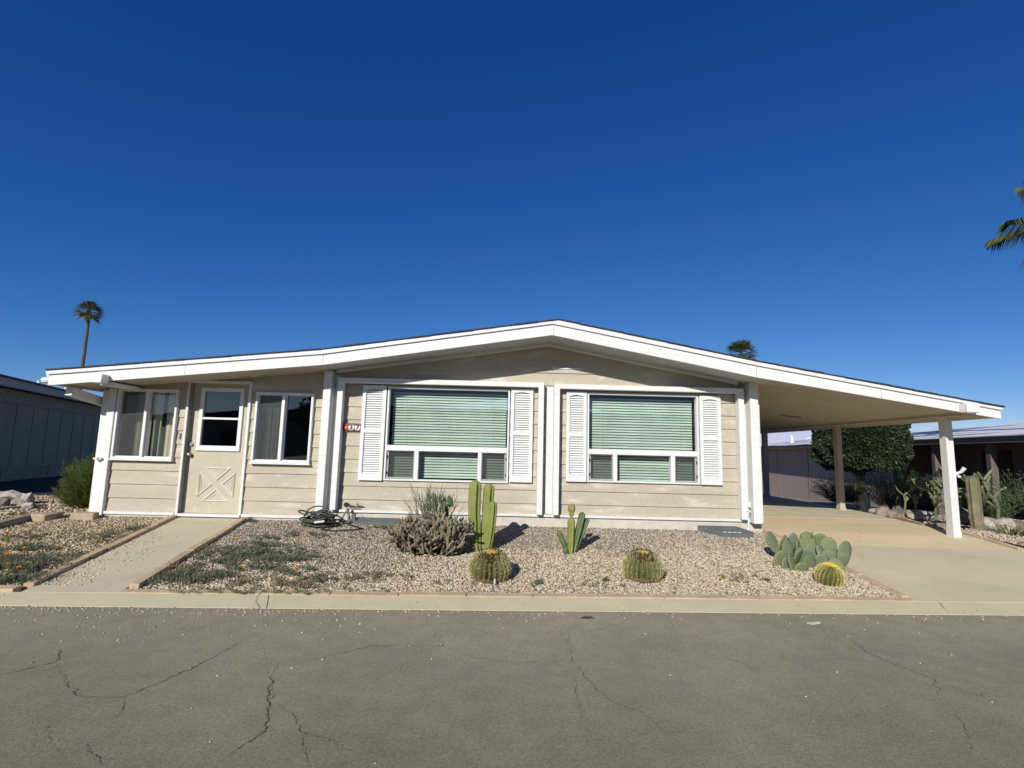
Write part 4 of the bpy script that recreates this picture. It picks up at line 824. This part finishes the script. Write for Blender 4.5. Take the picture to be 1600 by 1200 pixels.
tag(b.build('paper_scrap',m_scrap),'flattened pale scrap of litter lying on the road near the kerb','litter')
p=atG(773,914); tag(MB().blob((p.x,p.y,p.z+.03),(.012,.010,.032),3,.1).build('pale_stone',m_brass,smooth=True),'small pale upright stone at the foot of the wide crowned barrel cactus','stone')
# bush at the house corner
m_bush=ramp_mat('feathery_bush',[(0,(.06,.085,.018)),(.5,(.115,.15,.03)),(1,(.19,.22,.055))],.8,trans=.25)
def strands(n,c,rx,ry,hz_,rr,base=.12,w=.0035,fl=.75,outl=None):
    a=rr.uniform(0,2*pi,n); q=np.sqrt(rr.random(n)); p=np.stack([c[0]+base*q*np.cos(a),c[1]+base*q*np.sin(a),np.full(n,c[2])],1); lean=q*fl; hh=hz_*rr.uniform(.45,1,n)
    V=[];F=[]; k=6
    t=np.linspace(0,1,k)
    X=p[:,None,0]+(np.cos(a)*lean*rx)[:,None]*t**1.3+rr.normal(0,.012,(n,k)); Y=p[:,None,1]+(np.sin(a)*lean*ry)[:,None]*t**1.3+rr.normal(0,.012,(n,k)); Z=p[:,None,2]+hh[:,None]*(1-lean[:,None]**2*.35)*t
    return X,Y,Z
def feather(name,m,parent,c,n,rx,ry,h_,seed,leaf=.05,per=16,lw=.0022,base=.15):
    rr=np.random.default_rng(seed); X,Y,Z=strands(n,c,rx,ry,h_,rr,base); pts=np.stack([X,Y,Z],-1); V=[]
    t=rr.uniform(.15,1,(n,per)); i=np.minimum((t*5).astype(int),4); f=t*5-i; A=np.take_along_axis(pts,i[...,None],1); B=np.take_along_axis(pts,(i+1)[...,None],1); P=(A+(B-A)*f[...,None]).reshape(-1,3); D=(B-A).reshape(-1,3); D/=np.linalg.norm(D,axis=1)[:,None]+1e-6
    d=D*.8+rr.normal(0,.5,P.shape); d/=np.linalg.norm(d,axis=1)[:,None]; L_=rr.uniform(.4,1,len(P))*leaf; s=np.cross(d,rr.normal(0,1,P.shape)); s/=np.linalg.norm(s,axis=1)[:,None]+1e-6; s*=lw
    W=np.stack([P-s,P+s,P+d*L_[:,None]+s*.3,P+d*L_[:,None]-s*.3],1).reshape(-1,3); o=np_mesh(name,W,np.arange(len(W)).reshape(-1,4),m); o.parent=parent; o.matrix_parent_inverse=parent.matrix_world.inverted(); return o
bs=thing('feathery_bush','feathery yellow green bush growing at the left corner of the house','bush',(-6.95,8.75,gz(-6.95,8.75)))
feather('foliage',m_bush,bs,(-6.80,8.72,.33),900,.36,.4,.90,3,.075,30,.0022); feather('foliage',m_bush,bs,(-6.95,8.70,.30),420,.32,.3,.58,4,.07,26,.0022)
b=MB(); rr=random.Random(1)
for i in range(14): a=rr.uniform(0,2*pi); b.tube([(-6.92,8.75,.28),(-6.92+.15*math.cos(a),8.75+.15*math.sin(a),.7),(-6.92+.3*math.cos(a),8.75+.3*math.sin(a),1.0)],[.012,.007,.003],5)
b.build('stems',m_stemg,bs)
tufts('green_weeds',[(-6.6,8.0-.25,.3,.1,60,.9),(-7.1,7.75,.3,.12,50,.8)],m_olive,'green weeds at the foot of the feathery bush',seed=6)
# rocks, blocks and logs on the left
def rock(px,py,r,label,m=m_rock,seed=0,flat=.65,Y=None,grp='pale rocks in front of the grey neighbour house',name='rock'):
    p=atG(px,py) if Y is None else atY(px,py,Y); z=gz(p.x,p.y) if Y is None else p.z
    return tag(MB().blob((p.x,p.y,z+r*flat*.5),(r,r*.8,r*flat),seed,.22,2,1.3).build(name,m,bevel=0),label,'rock',grp)
rock(17,786,.21,'largest pale rock of the pile at the left edge',m_rock,1); rock(5,790,.16,'grey rock cut by the left edge of the view, beside the largest one',m_rock2,2); rock(27,790,.12,'brownish rock in front of the largest pale rock',m_rock,3)
rock(40,786,.13,'upright bright rock in the middle of the pile',m_rock,4,.95); rock(45,794,.10,'small rounded cream rock at the right end of the pile',m_rock,5); rock(36,793,.08,'little dull rock between the cream one and the brownish one',m_rock2,6)
rock(2,776,.22,'flat pale slab of rock behind the others at the left edge',m_rock,7,.3); rock(33,780,.10,'grey rock half shaded at the back of the pile',m_rock2,8)
m_log=mat('weathered_timber',(.36,.31,.245),.9,.25,8,bump=.6,bscale=30,stretch=(1,6,6))
def beamthing(a,c,w,h_,label,name='edging_timber',m=m_log,cat='timber'):
    A=atG(*a);C=atG(*c); b=MB(); b.hexa((A.x,A.y,gz(A.x,A.y)+h_/2-.02),(C.x,C.y,gz(C.x,C.y)+h_/2-.02),w,h_); return tag(b.build(name,m,bevel=.01,seg=2),label,cat)
beamthing((-14,827),(54,809),.10,.09,'weathered edging timber running in from the left edge of the view')
beamthing((-10,797),(70,790),.07,.045,'thin pale plank lying in front of the rock pile',name='plank',cat='plank')
m_blockm=mat('tan_block',(.45,.36,.25),.9,.15,8,bump=.5,bscale=50)
p=atG(67,812); tag(MB().prismZ([(p.x-.16,p.y-.04),(p.x+.08,p.y-.08),(p.x+.14,p.y+.08),(p.x-.10,p.y+.10)],lambda x,y:gz(x,y)-.05,lambda x,y:gz(x,y)+.085).build('concrete_block',m_blockm,bevel=.012),'tan concrete block at the end of the edging timber','block')
p=atG(88,808); tag(MB().prismZ([(p.x-.05,p.y-.06),(p.x+.06,p.y-.06),(p.x+.06,p.y+.06),(p.x-.05,p.y+.06)],lambda x,y:gz(x,y)-.05,lambda x,y:gz(x,y)+.07).build('concrete_block',m_rock2,bevel=.012),'small grey stone block right beside the tan block','block')
p=atG(132,810); tag(MB().prismZ([(p.x-.17,p.y-.06),(p.x+.16,p.y-.05),(p.x+.15,p.y+.08),(p.x-.15,p.y+.08)],lambda x,y:gz(x,y)-.05,lambda x,y:gz(x,y)+.08).build('concrete_block',m_blockm,bevel=.012),'pale sunlit block lying at the left corner of the house','block')
# ---------------------------------------------------------------- neighbour on the left
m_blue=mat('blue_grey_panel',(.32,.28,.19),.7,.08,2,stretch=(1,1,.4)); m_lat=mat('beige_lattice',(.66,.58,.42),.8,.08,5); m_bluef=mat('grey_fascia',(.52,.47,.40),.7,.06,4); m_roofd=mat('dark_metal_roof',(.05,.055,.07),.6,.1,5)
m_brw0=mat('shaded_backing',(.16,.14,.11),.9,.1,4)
nb=thing('neighbour_house','long blue grey home in shade with lattice strips, at the left edge','house',(-15.5,18,0))
P0=Vector((-11.9,8.9,0)); D=Vector((-.37,.93,0)).normalized(); Nn=Vector((.93,.37,0)); 
P0=Vector((-14.28,15,0))-D*7.2
def nbq(b,s0,s1,z0,z1,o0=0,o1=None,th=.04):   # slab on the wall plane, o = offset outwards
    A=P0+D*s0+Nn*o0; B=P0+D*s1+Nn*o0; b.add([(A.x,A.y,z0),(B.x,B.y,z0),(B.x,B.y,z1),(A.x,A.y,z1)]+[(v.x-Nn.x*th,v.y-Nn.y*th,z) for v,z in ((A,z0),(B,z0),(B,z1),(A,z1))],[(0,1,2,3),(4,7,6,5),(0,4,5,1),(1,5,6,2),(2,6,7,3),(3,7,4,0)])
b=MB(); nbq(b,0,26,.62,2.42); 
for i in range(25): nbq(b,.2+i*1.04,.235+i*1.04,.62,2.42,.012,th=.01)
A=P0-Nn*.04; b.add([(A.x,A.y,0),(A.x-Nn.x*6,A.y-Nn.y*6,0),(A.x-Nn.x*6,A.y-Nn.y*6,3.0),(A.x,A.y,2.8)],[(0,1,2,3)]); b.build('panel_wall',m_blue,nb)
def lattice(z0,z1,s0,s1,name):
    b=MB(); st=.15; w=.034; o=.02
    n=int((s1-s0)/st)
    for k in range(-int((z1-z0)/st)-1,n):
        for sg in (1,-1):
            a=s0+k*st; pts=[]
            za,zb=z0,z1; sa,sb=(a,a+(z1-z0)) if sg==1 else (a+(z1-z0),a)
            if min(sa,sb)<s0 or max(sa,sb)>s1: continue
            oo=o if sg==1 else o+.008; ww=w*.7
            q=[P0+D*(sa-ww)+Nn*oo,P0+D*(sa+ww)+Nn*oo,P0+D*(sb+ww)+Nn*oo,P0+D*(sb-ww)+Nn*oo]
            b.add([(q[0].x,q[0].y,za),(q[1].x,q[1].y,za),(q[2].x,q[2].y,zb),(q[3].x,q[3].y,zb)],[(0,1,2,3)])
    return b.build(name,m_lat,nb)
lattice(2.44,2.80,4.5,20,'lattice'); lattice(.16,.60,4.5,20,'lattice')
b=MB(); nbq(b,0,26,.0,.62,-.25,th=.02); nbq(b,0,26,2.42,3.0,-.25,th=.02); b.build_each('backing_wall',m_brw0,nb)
b=MB(); 
for z0,z1 in ((.58,.63),(2.40,2.45),(.13,.17)): nbq(b,0,26,z0,z1,.04,th=.03)
for i in range(7): nbq(b,4+i*3,4.08+i*3,.15,.6,.045,th=.03)
b.build('rail',m_blue,nb)
b=MB(); nbq(b,-.3,26,2.80,3.02,.35,th=.05); b.build('fascia',m_bluef,nb)
b=MB(); A=P0+D*-.4; 
def nbp(s,o,z): v=P0+D*s+Nn*o; return (v.x,v.y,z)
b.add([nbp(-.4,.42,3.03),nbp(26,.42,3.03),nbp(26,-3.2,3.30),nbp(-.4,-3.2,3.30),nbp(-.4,-6.8,3.0),nbp(26,-6.8,3.0)]+[nbp(-.4,.42,3.07),nbp(26,.42,3.07),nbp(26,-3.2,3.36),nbp(-.4,-3.2,3.36)],[(0,1,2,3),(3,2,5,4),(6,9,8,7),(0,6,7,1)]); b.build('roof',m_roofd,nb)
b=MB(); 
for s_ in (10.2,12.4,14): b.tube([nbp(s_,-.6,3.0),nbp(s_,-.6,3.38)],.05,8)
b.build_each('roof_vent',m_vinyl,nb)
# ---------------------------------------------------------------- neighbour on the right
m_pink=mat('pinkish_panel',(.46,.37,.315),.8,.06,3,stretch=(1,1,.4)); m_brown=mat('brown_fascia',(.20,.165,.145),.7,.1,5); m_wr=mat('white_coated_roof',(.90,.90,.86),.6,.03,2,stain=((.06,.065,.08),.9,.50,1.0),stretch=(2.2,.22,1)); m_brw=mat('brown_siding',(.15,.115,.10),.8,.08,4)
nr=thing('neighbour_house','long tan and brown home with a white coated roof, seen beyond the carport','house',(13.5,17,-.3))
E0=Vector((10.75,11,0)); ED=Vector((.196,.981,0)).normalized(); EN=Vector((ED.y,-ED.x,0))   # EN points away from us
def nrp(s,o,z): v=E0+ED*s+EN*o; return (v.x,v.y,z)
def nrs(b,s0,s1,o0,o1,z0,z1): b.add([nrp(s0,o0,z0),nrp(s1,o0,z0),nrp(s1,o1,z0),nrp(s0,o1,z0),nrp(s0,o0,z1),nrp(s1,o0,z1),nrp(s1,o1,z1),nrp(s0,o1,z1)],[(0,1,2,3),(7,6,5,4),(4,5,1,0),(5,6,2,1),(6,7,3,2),(7,4,0,3)])
b=MB(); nrs(b,-8,24,0,.05,1.86,2.0); b.build('fascia',m_brown,nr)
b=MB(); b.add([nrp(-8,-.05,2.02),nrp(24,-.05,2.02),nrp(24,4.7,2.70),nrp(-8,4.7,2.70),nrp(24,9.4,2.0),nrp(-8,9.4,2.0)]+[nrp(-8,-.05,2.0),nrp(24,-.05,2.0),nrp(24,9.4,1.98),nrp(-8,9.4,1.98)],[(0,3,2,1),(3,5,4,2),(6,7,8,9),(0,1,7,6)]); b.build('roof',m_wr,nr)
b=MB(); nrs(b,6.2,24,.55,.65,-.9,1.99)
b.build('panel_wall',m_pink,nr)
b=MB()
for i in range(110): nrs(b,6.3+i*.16,6.312+i*.16,.540,.551,-.8,1.86)
for i in range(4): nrs(b,8.9+i*4.6,8.97+i*4.6,.53,.552,-.8,1.86)
b.build('grooves',m_brown,nr)
b=MB(); nrs(b,-8,6.2,2.2,2.3,-.9,1.99); nrs(b,6.1,6.19,.55,2.3,-.9,1.99); nrs(b,-8,6.1,.3,2.19,-.9,-.15); b.build('brown_wall',m_brw,nr)
b=MB(); nrs(b,3.5,4.6,2.15,2.199,0,1.75); nrs(b,-1.0,.4,2.15,2.199,.5,1.6); b.build_each('doorway',m_dark,nr)
for s_ in (3.0,.9,-1.6): b=MB(); nrs(b,s_,s_+.14,.1,.24,-.7,1.86); b.build('porch_post',m_brw,nr)
b=MB(); v=nrp(15,1.6,2.2); b.tube([v,(v[0],v[1],v[2]+.35)],.02,5).tube([(v[0]-.5,v[1]+.3,v[2]+.15),(v[0]-.15,v[1],v[2]+.30),(v[0]+.1,v[1],v[2]+.05)],[.02,.12,.16],8); v=nrp(19,1.6,2.2); b.tube([v,(v[0],v[1],v[2]+.5)],[.12,.02],6); b.build_each('roof_antenna',m_vinyl,nr)
# trimmed tree
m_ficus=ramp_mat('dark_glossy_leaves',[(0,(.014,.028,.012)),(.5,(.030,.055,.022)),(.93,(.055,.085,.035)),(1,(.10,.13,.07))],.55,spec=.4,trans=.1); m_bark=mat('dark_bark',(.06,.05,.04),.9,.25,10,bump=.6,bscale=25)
tc_=(9.80,14.5); tz=gz(*tc_); tr=thing('trimmed_tree','dark green tree clipped into a rounded block, standing beside the carport','tree',(tc_[0],tc_[1],tz))
b=MB(); b.tube([(tc_[0]-.05,tc_[1],tz-.1),(tc_[0]-.02,tc_[1],tz+.5),(tc_[0],tc_[1],1.3)],[.13,.10,.09],9).tube([(tc_[0],tc_[1],tz+.6),(tc_[0]-.15,tc_[1],1.3),(tc_[0]-.4,tc_[1],1.7)],[.06,.05,.03],6).tube([(tc_[0],tc_[1],tz+.6),(tc_[0]+.15,tc_[1],1.3),(tc_[0]+.4,tc_[1],1.7)],[.06,.05,.03],6); b.build('trunk',m_bark,tr)
rr=np.random.default_rng(12); n=52000; U=rr.normal(0,1,(n,3)); U/=np.abs(U**4).sum(1)[:,None]**.25; rad=1-np.abs(rr.normal(0,.10,n)); nzv=np.array([noise.noise(Vector(u*2.6)) for u in U]); rad*=(1+.13*nzv); P=U*rad[:,None]*np.array([.98,.98,.86])+np.array([tc_[0],tc_[1],2.0])
P[:,2]=np.where(P[:,2]<1.98, 1.98+(P[:,2]-1.98)*1.0, P[:,2]); d=U+rr.normal(0,.6,U.shape)+np.array([0,0,.2]); d/=np.linalg.norm(d,axis=1)[:,None]; s=np.cross(d,rr.normal(0,1,U.shape)); s/=np.linalg.norm(s,axis=1)[:,None]; L_=rr.uniform(.035,.085,n)[:,None]; w=L_*.28
V=np.stack([P,P+d*L_*.5+s*w,P+d*L_,P+d*L_*.5-s*w],1).reshape(-1,3); o=np_mesh('crown',V,np.arange(n*4).reshape(-1,4),m_ficus); o.parent=tr; o.matrix_parent_inverse=tr.matrix_world.inverted()
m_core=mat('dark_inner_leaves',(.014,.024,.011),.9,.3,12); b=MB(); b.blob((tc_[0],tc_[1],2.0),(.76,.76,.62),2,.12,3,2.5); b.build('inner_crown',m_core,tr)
# palms
m_frond=ramp_mat('palm_frond',[(0,(.05,.075,.025)),(.6,(.10,.13,.045)),(.9,(.16,.18,.07)),(1,(.30,.26,.13))],.6,trans=.2); m_trunk=mat('palm_trunk',(.12,.11,.10),.9,.2,3,bump=.4,bscale=20); m_skirt2=ramp_mat('dead_fronds',[(0,(.09,.07,.05)),(1,(.24,.19,.13))],.9)
def fan_palm(base,top,r,label,nf=46,seed=0,bend=0,tr_=.22,wd=1):
    rr=random.Random(seed); t=thing('fan_palm',label,'palm tree',base); top=Vector(top); base=Vector(base); b=MB(); n=14; path=[base.lerp(top,i/n)+Vector((bend*math.sin(i/n*pi*1.3),0,0)) for i in range(n+1)]; path[-1]=top
    b.tube(path,[tr_*(1.35-.45*i/n) for i in range(n+1)],10); b.build('trunk',m_trunk,t)
    f=MB(); sk=MB()
    for i in range(nf):
        a=i*2.399+rr.uniform(-.2,.2); u=(i+.5)/nf; el=R(78-118*u)+rr.gauss(0,.10); dead=u>.9
        d=Vector((math.cos(a)*math.cos(el),math.sin(a)*math.cos(el),math.sin(el))); c=top+d*r*.42*rr.uniform(.85,1.1); side=d.cross(Vector((0,0,1))); side=side.normalized() if side.length>.05 else Vector((1,0,0)); up=side.cross(d).normalized(); m_=sk if dead else f
        m_.add([top-side*.012*wd,top+side*.012*wd,c+side*.012*wd,c-side*.012*wd],[(0,1,2,3)])
        nl=15; tw=rr.uniform(-.5,.5)
        for k in range(nl):
            g=(k/(nl-1)-.5)*2.5; dl=(d*math.cos(g)+(side*math.cos(tw)+up*math.sin(tw))*math.sin(g)).normalized(); l=r*.60*(1-.22*abs(g)/1.25)*rr.uniform(.9,1.08); w=(up.cross(dl)).normalized()*r*.022*wd
            m1=c+dl*l*.55-Vector((0,0,l*.05)); e=c+dl*l-Vector((0,0,l*rr.uniform(.18,.38)))
            m_.add([c,m1+w,e,m1-w],[(0,1,2,3)])
    f.build('fronds',m_frond,t); sk.blob((top.x,top.y,top.z-r*.30),(r*.20,r*.20,r*.34),seed,.25,2,2.5); sk.build('dead_frond_skirt',m_skirt2,t); return t
def palm_at(px,py,Y,r,label,basez=0,**k):
    c=atY(px,py,Y); return fan_palm((c.x+k.pop('dx',0),c.y,basez),(c.x,c.y,c.z),r,label,**k)
palm_at(139,487,46,1.35,'tall slender fan palm standing far behind the left end of the roof',seed=1,bend=-.06,dx=.25,tr_=.14)
palm_at(1158,553,40,1.5,'bushy palm crown showing just above the roof slope right of the ridge',seed=2,tr_=.25,nf=56)
def feather_palm(base,top,L_,label,spec,seed=0):
    rr=random.Random(seed); t=thing('feather_palm',label,'palm tree',base); top=Vector(top); b=MB(); b.tube([base,Vector(base).lerp(top,.5),top],[.2,.16,.14],10); b.build('trunk',m_trunk,t)
    for (a,el,l,dr) in spec:
        f=MB(); d=Vector((math.cos(a)*math.cos(el),math.sin(a)*math.cos(el),math.sin(el))); n=34; pts=[top+d*(l*i/n)-Vector((0,0,dr*l*(i/n)**2)) for i in range(n+1)]; f.tube(pts,[.022*(1-.85*i/n) for i in range(n+1)],5)
        for i in range(5,n):
            tg=(pts[i+1]-pts[i]).normalized(); sd=tg.cross(Vector((0,0,1))).normalized()
            for s_ in (-1,1):
                for q in (0,.5):
                    p=pts[i].lerp(pts[i+1],q); ll=.72*l/2*math.sin(pi*min(1,(i+6)/(n+8)))**.6*rr.uniform(.8,1.1); dl=(sd*s_*.75+tg*.55+Vector((0,0,-.15+rr.gauss(0,.08)))).normalized(); m1=p+dl*ll*.5; e=p+dl*ll-Vector((0,0,ll*.55)); w=tg*.011; f.add([p-w,p+w,m1+w,e,m1-w],[(0,1,2,3,4)])
        f.build('frond',m_frond,t)
c=atY(1668,346,10.5)
sp0=[(pi+.02,.10,1.38,.14),(pi+.22,-.38,1.42,.42),(pi-.9,.2,1.3,.25),(pi+1.2,.5,.9,.25)]+[(i*.5,.4+.35*math.sin(i*2.1),1.5,.3) for i in range(-2,3)]+[(i*1.1,1.1,1.5,.2) for i in range(5)]
feather_palm((c.x+.2,c.y,-.4),c,2.0,'palm whose drooping fronds reach in at the right edge of the sky',sp0,3)
# ---------------------------------------------------------------- right hand garden
m_cgrey=ramp_mat('cane_cholla',[(0,(.08,.10,.05)),(.5,(.155,.18,.10)),(1,(.25,.26,.17))],.85,fine=.25,fs=40)
def canecholla(px,py,Y,hh,label,seed,n0=3,gen=4,L_=.15,r=.022,spread=.55):
    r*=.72; n0+=1
    p=atY(px,py,Y); t=thing('cane_cholla',label,'cactus',p,'cholla cacti beyond the driveway'); b=MB(); rr=random.Random(seed)
    st=[p,p+Vector((.02,0,hh*.25)),p+Vector((0,0,hh*.45))]; b.tube(st,[r*1.2,r*1.1,r],8,rib=.12,nr=4)
    def grow(q,d,g,l):
        e=q+d*l; b.tube([q,q.lerp(e,.15),q.lerp(e,.5),q.lerp(e,.85),e],[r*.6,r*.95,r,r*.92,r*.4],8,rib=.12,nr=4)
        if g<=0 or e.z>p.z+hh: return
        for _ in range(rr.choice((2,2,3))): grow(e,(d*.5+Vector((rr.gauss(0,spread),rr.gauss(0,spread*.7),rr.uniform(-.1,.9)))).normalized(),g-1,l*rr.uniform(.7,1.05))
    for k in range(n0): a=rr.uniform(0,2*pi); grow(st[-1 if k%2 else 1],Vector((math.cos(a),math.sin(a)*.5,rr.uniform(.2,1.1))).normalized(),gen-1,L_*hh/.8)
    b.build('stems',m_cgrey,t)
canecholla(1414,796,9.6,.55,'spindly cholla with crossed arms, left of the front carport post',1,3,2,.20,.018,.8)
canecholla(1430,800,9.5,.40,'low cholla with drooping arms just left of the front carport post',8,3,3,.15,.016,.7)
canecholla(1462,812,9.0,.80,'tall cholla half hidden behind the front carport post',3,5,4,.16,.022,.5)
canecholla(1560,812,8.9,.70,'forked cholla reaching rightwards beside the thick columnar cactus',5,4,3,.26,.028,.6)
canecholla(1504,795,9.6,.62,'leggy cholla with a starry tip right behind the carport post',6,2,2,.20,.02,.9)
cb_=atY(1527,822,8.6); tc2=atY(1518,743,8.6)
t=thing('columnar_cactus','thick single columnar cactus with a brownish top, right of the front carport post','cactus',cb_); m_cb=mat('brownish_cactus',(.19,.185,.10),.7,.2,6,col2=(.12,.13,.07),stain=((.28,.21,.16),4,.52,.7))
b=MB(); rstem(b,cb_-Vector((0,0,.1)),tc2,.085,7,.08,(0,0),depth=.12); b.build('stem',m_cb,t,smooth=True)
m_scrub=ramp_mat('green_scrub',[(0,(.05,.075,.03)),(.5,(.09,.125,.05)),(1,(.15,.18,.08))],.85,trans=.15)
def shrub(px,py,Y,label,n,rx,h_,seed,leaf=.06,m=m_scrub):
    p=atY(px,py,Y); t=thing('garden_shrub',label,'bush',p); feather('foliage',m,t,tuple(p),n,rx,rx,h_,seed,leaf,14,.004); b=MB(); rr=random.Random(seed)
    for i in range(8): a=rr.uniform(0,2*pi); b.tube([p,p+Vector((rx*.3*math.cos(a),rx*.3*math.sin(a),h_*.6))],[.012,.004],5)
    b.build('stems',m_bark,t)
shrub(1500,803,9.8,'low green scrub just behind the front carport post',260,.42,.50,1); shrub(1552,815,9.4,'green scrub behind the forked cholla',300,.45,.62,2); shrub(1392,797,10.6,'dark shaded shrub under the right edge of the trimmed tree',420,.8,.95,3,.07,m_ficus); shrub(1598,790,9.6,'thin twiggy shrub at the right edge of the view',150,.5,.75,4,.05)
shrub(1318,790,12.4,'dark agave like shrub between the carport posts',260,.7,.75,5,.16,m_ficus); shrub(1585,840,8.2,'small yellowish leafy plant on the rock border at the right edge',60,.16,.22,6,.05,m_bush)
rk=[(1352,790,10.8,.10,'pale pointed standing stone under the trimmed tree',m_rock,2.3),(1366,798,10.3,.10,'rounded yellow stone at the foot of the pointed stone',m_rock,.7),(1382,802,10.0,.16,'brown rock in the border right of the yellow stone',m_rock2,.7),(1394,803,9.9,.10,'small upright brown rock beside the larger one',m_rock2,1.0),(1436,806,9.5,.26,'broad flat pale rock between the two chollas',m_rock,.35),(1468,825,8.8,.16,'mossy grey rock just left of the carport post',m_rock2,.5),
(1508,810,9.2,.20,'grey boulder right of the carport post, first of the row',m_rock2,.7),(1545,822,8.9,.22,'wide tan boulder beneath the forked cholla',m_rock,.6),(1570,828,8.8,.22,'blocky tan boulder next towards the right edge',m_rock,.75),(1597,832,8.7,.24,'dark tan boulder cut by the right edge of the view',m_rock2,.6),(1338,790,11,.08,'small pinkish stone beside the middle carport post',m_rock,.7),(1525,830,8.6,.12,'small dark rock under the thick columnar cactus',m_rock2,.6)]
for i,(px,py,Y,r,lb,m,fl) in enumerate(rk): rock(px,py+4,r,lb,m,20+i,fl,Y=Y,grp='rocks along the garden right of the driveway')
# ---------------------------------------------------------------- across the street (seen in the window glass)
m_far=mat('tan_far_wall',(.30,.27,.23),.9,.1,3)
oh=thing('opposite_house','low tan house across the street behind the camera, mirrored in the windows','house',(2,-14,0))
MB().box(-22,14,-18,-13,-.05,2.7).build('wall',m_far,oh)
MB().prismY([(-23,2.71),(15,2.71),(-4,3.9)],-18.5,-12.5).build('roof',m_shingle,oh)
for x in (-16,-9,-2,6): MB().box(x,x+2,-12.99,-12.95,.9,2.1).build('window',m_dark,oh)
tt_=thing('street_tree','round dark tree across the street behind the camera, mirrored in the windows','tree',(-9.5,-12,0)); MB().tube([(-9.5,-12,0),(-9.5,-12,2.2)],[.2,.14],8).build('trunk',m_bark,tt_)
q=MB(); rr=random.Random(8)
for i in range(2600):
    u=Vector((rr.gauss(0,1),rr.gauss(0,1),rr.gauss(0,1))).normalized()*rr.uniform(.6,1.0); p=Vector((-9.5+u.x*1.9,-12+u.y*1.9,3.0+u.z*1.3)); d=Vector((rr.gauss(0,1),rr.gauss(0,1),rr.gauss(0,1))).normalized()*.17; s=d.cross(Vector((rr.gauss(0,1),1,0))).normalized()*.08; q.add([p,p+d*.5+s,p+d,p+d*.5-s],[(0,1,2,3)])
q.build('crown',m_ficus,tt_)
# ---------------------------------------------------------------- light
EL,AZ=26.5,23.0     # the sun stands behind the camera, to the left: light travels towards +X +Y
sd=Vector((-math.sin(R(AZ))*math.cos(R(EL)),-math.cos(R(AZ))*math.cos(R(EL)),math.sin(R(EL))))
l=bpy.data.lights.new('sun','SUN'); l.energy=5.0; l.angle=R(.5); l.color=(1,.955,.88); lo=bpy.data.objects.new('sun',l); COL.objects.link(lo); lo.rotation_euler=sd.to_track_quat('Z','Y').to_euler()
w=bpy.data.worlds.new('World'); S.world=w; w.use_nodes=True; N=w.node_tree.nodes; L=w.node_tree.links; bg=N['Background']
sk=N.new('ShaderNodeTexSky'); sk.sky_type='NISHITA'; sk.sun_disc=False; sk.sun_elevation=R(EL); sk.sun_rotation=math.atan2(sd.x,sd.y)
sk.air_density=.8; sk.dust_density=0; sk.ozone_density=4.0; sk.altitude=1500
sep=N.new('ShaderNodeSeparateColor'); cmb=N.new('ShaderNodeCombineColor'); L.new(sk.outputs[0],sep.inputs[0])
for ch,(g_,k_,mx_) in enumerate(((1.70,1.34,.62),(1.11,.77,.8),(.78,.84,.95))):      # deep blue desert sky: each channel's response
    q=N.new('ShaderNodeMath'); q.operation='MULTIPLY'; q.inputs[1].default_value=.1; L.new(sep.outputs[ch],q.inputs[0])
    m0=N.new('ShaderNodeMath'); m0.operation='MINIMUM'; m0.inputs[1].default_value=mx_; L.new(q.outputs[0],m0.inputs[0])
    m1=N.new('ShaderNodeMath'); m1.operation='POWER'; m1.inputs[1].default_value=g_; L.new(m0.outputs[0],m1.inputs[0])
    m2=N.new('ShaderNodeMath'); m2.operation='MULTIPLY'; m2.inputs[1].default_value=k_*10; L.new(m1.outputs[0],m2.inputs[0]); L.new(m2.outputs[0],cmb.inputs[ch])
L.new(cmb.outputs[0],bg.inputs[0]); bg.inputs[1].default_value=.10
vs=S.view_settings; vs.view_transform='Standard'; vs.look='None'; vs.exposure=0; vs.gamma=1; vs.use_curve_mapping=False
S.cycles.max_bounces=8; S.cycles.transparent_max_bounces=16
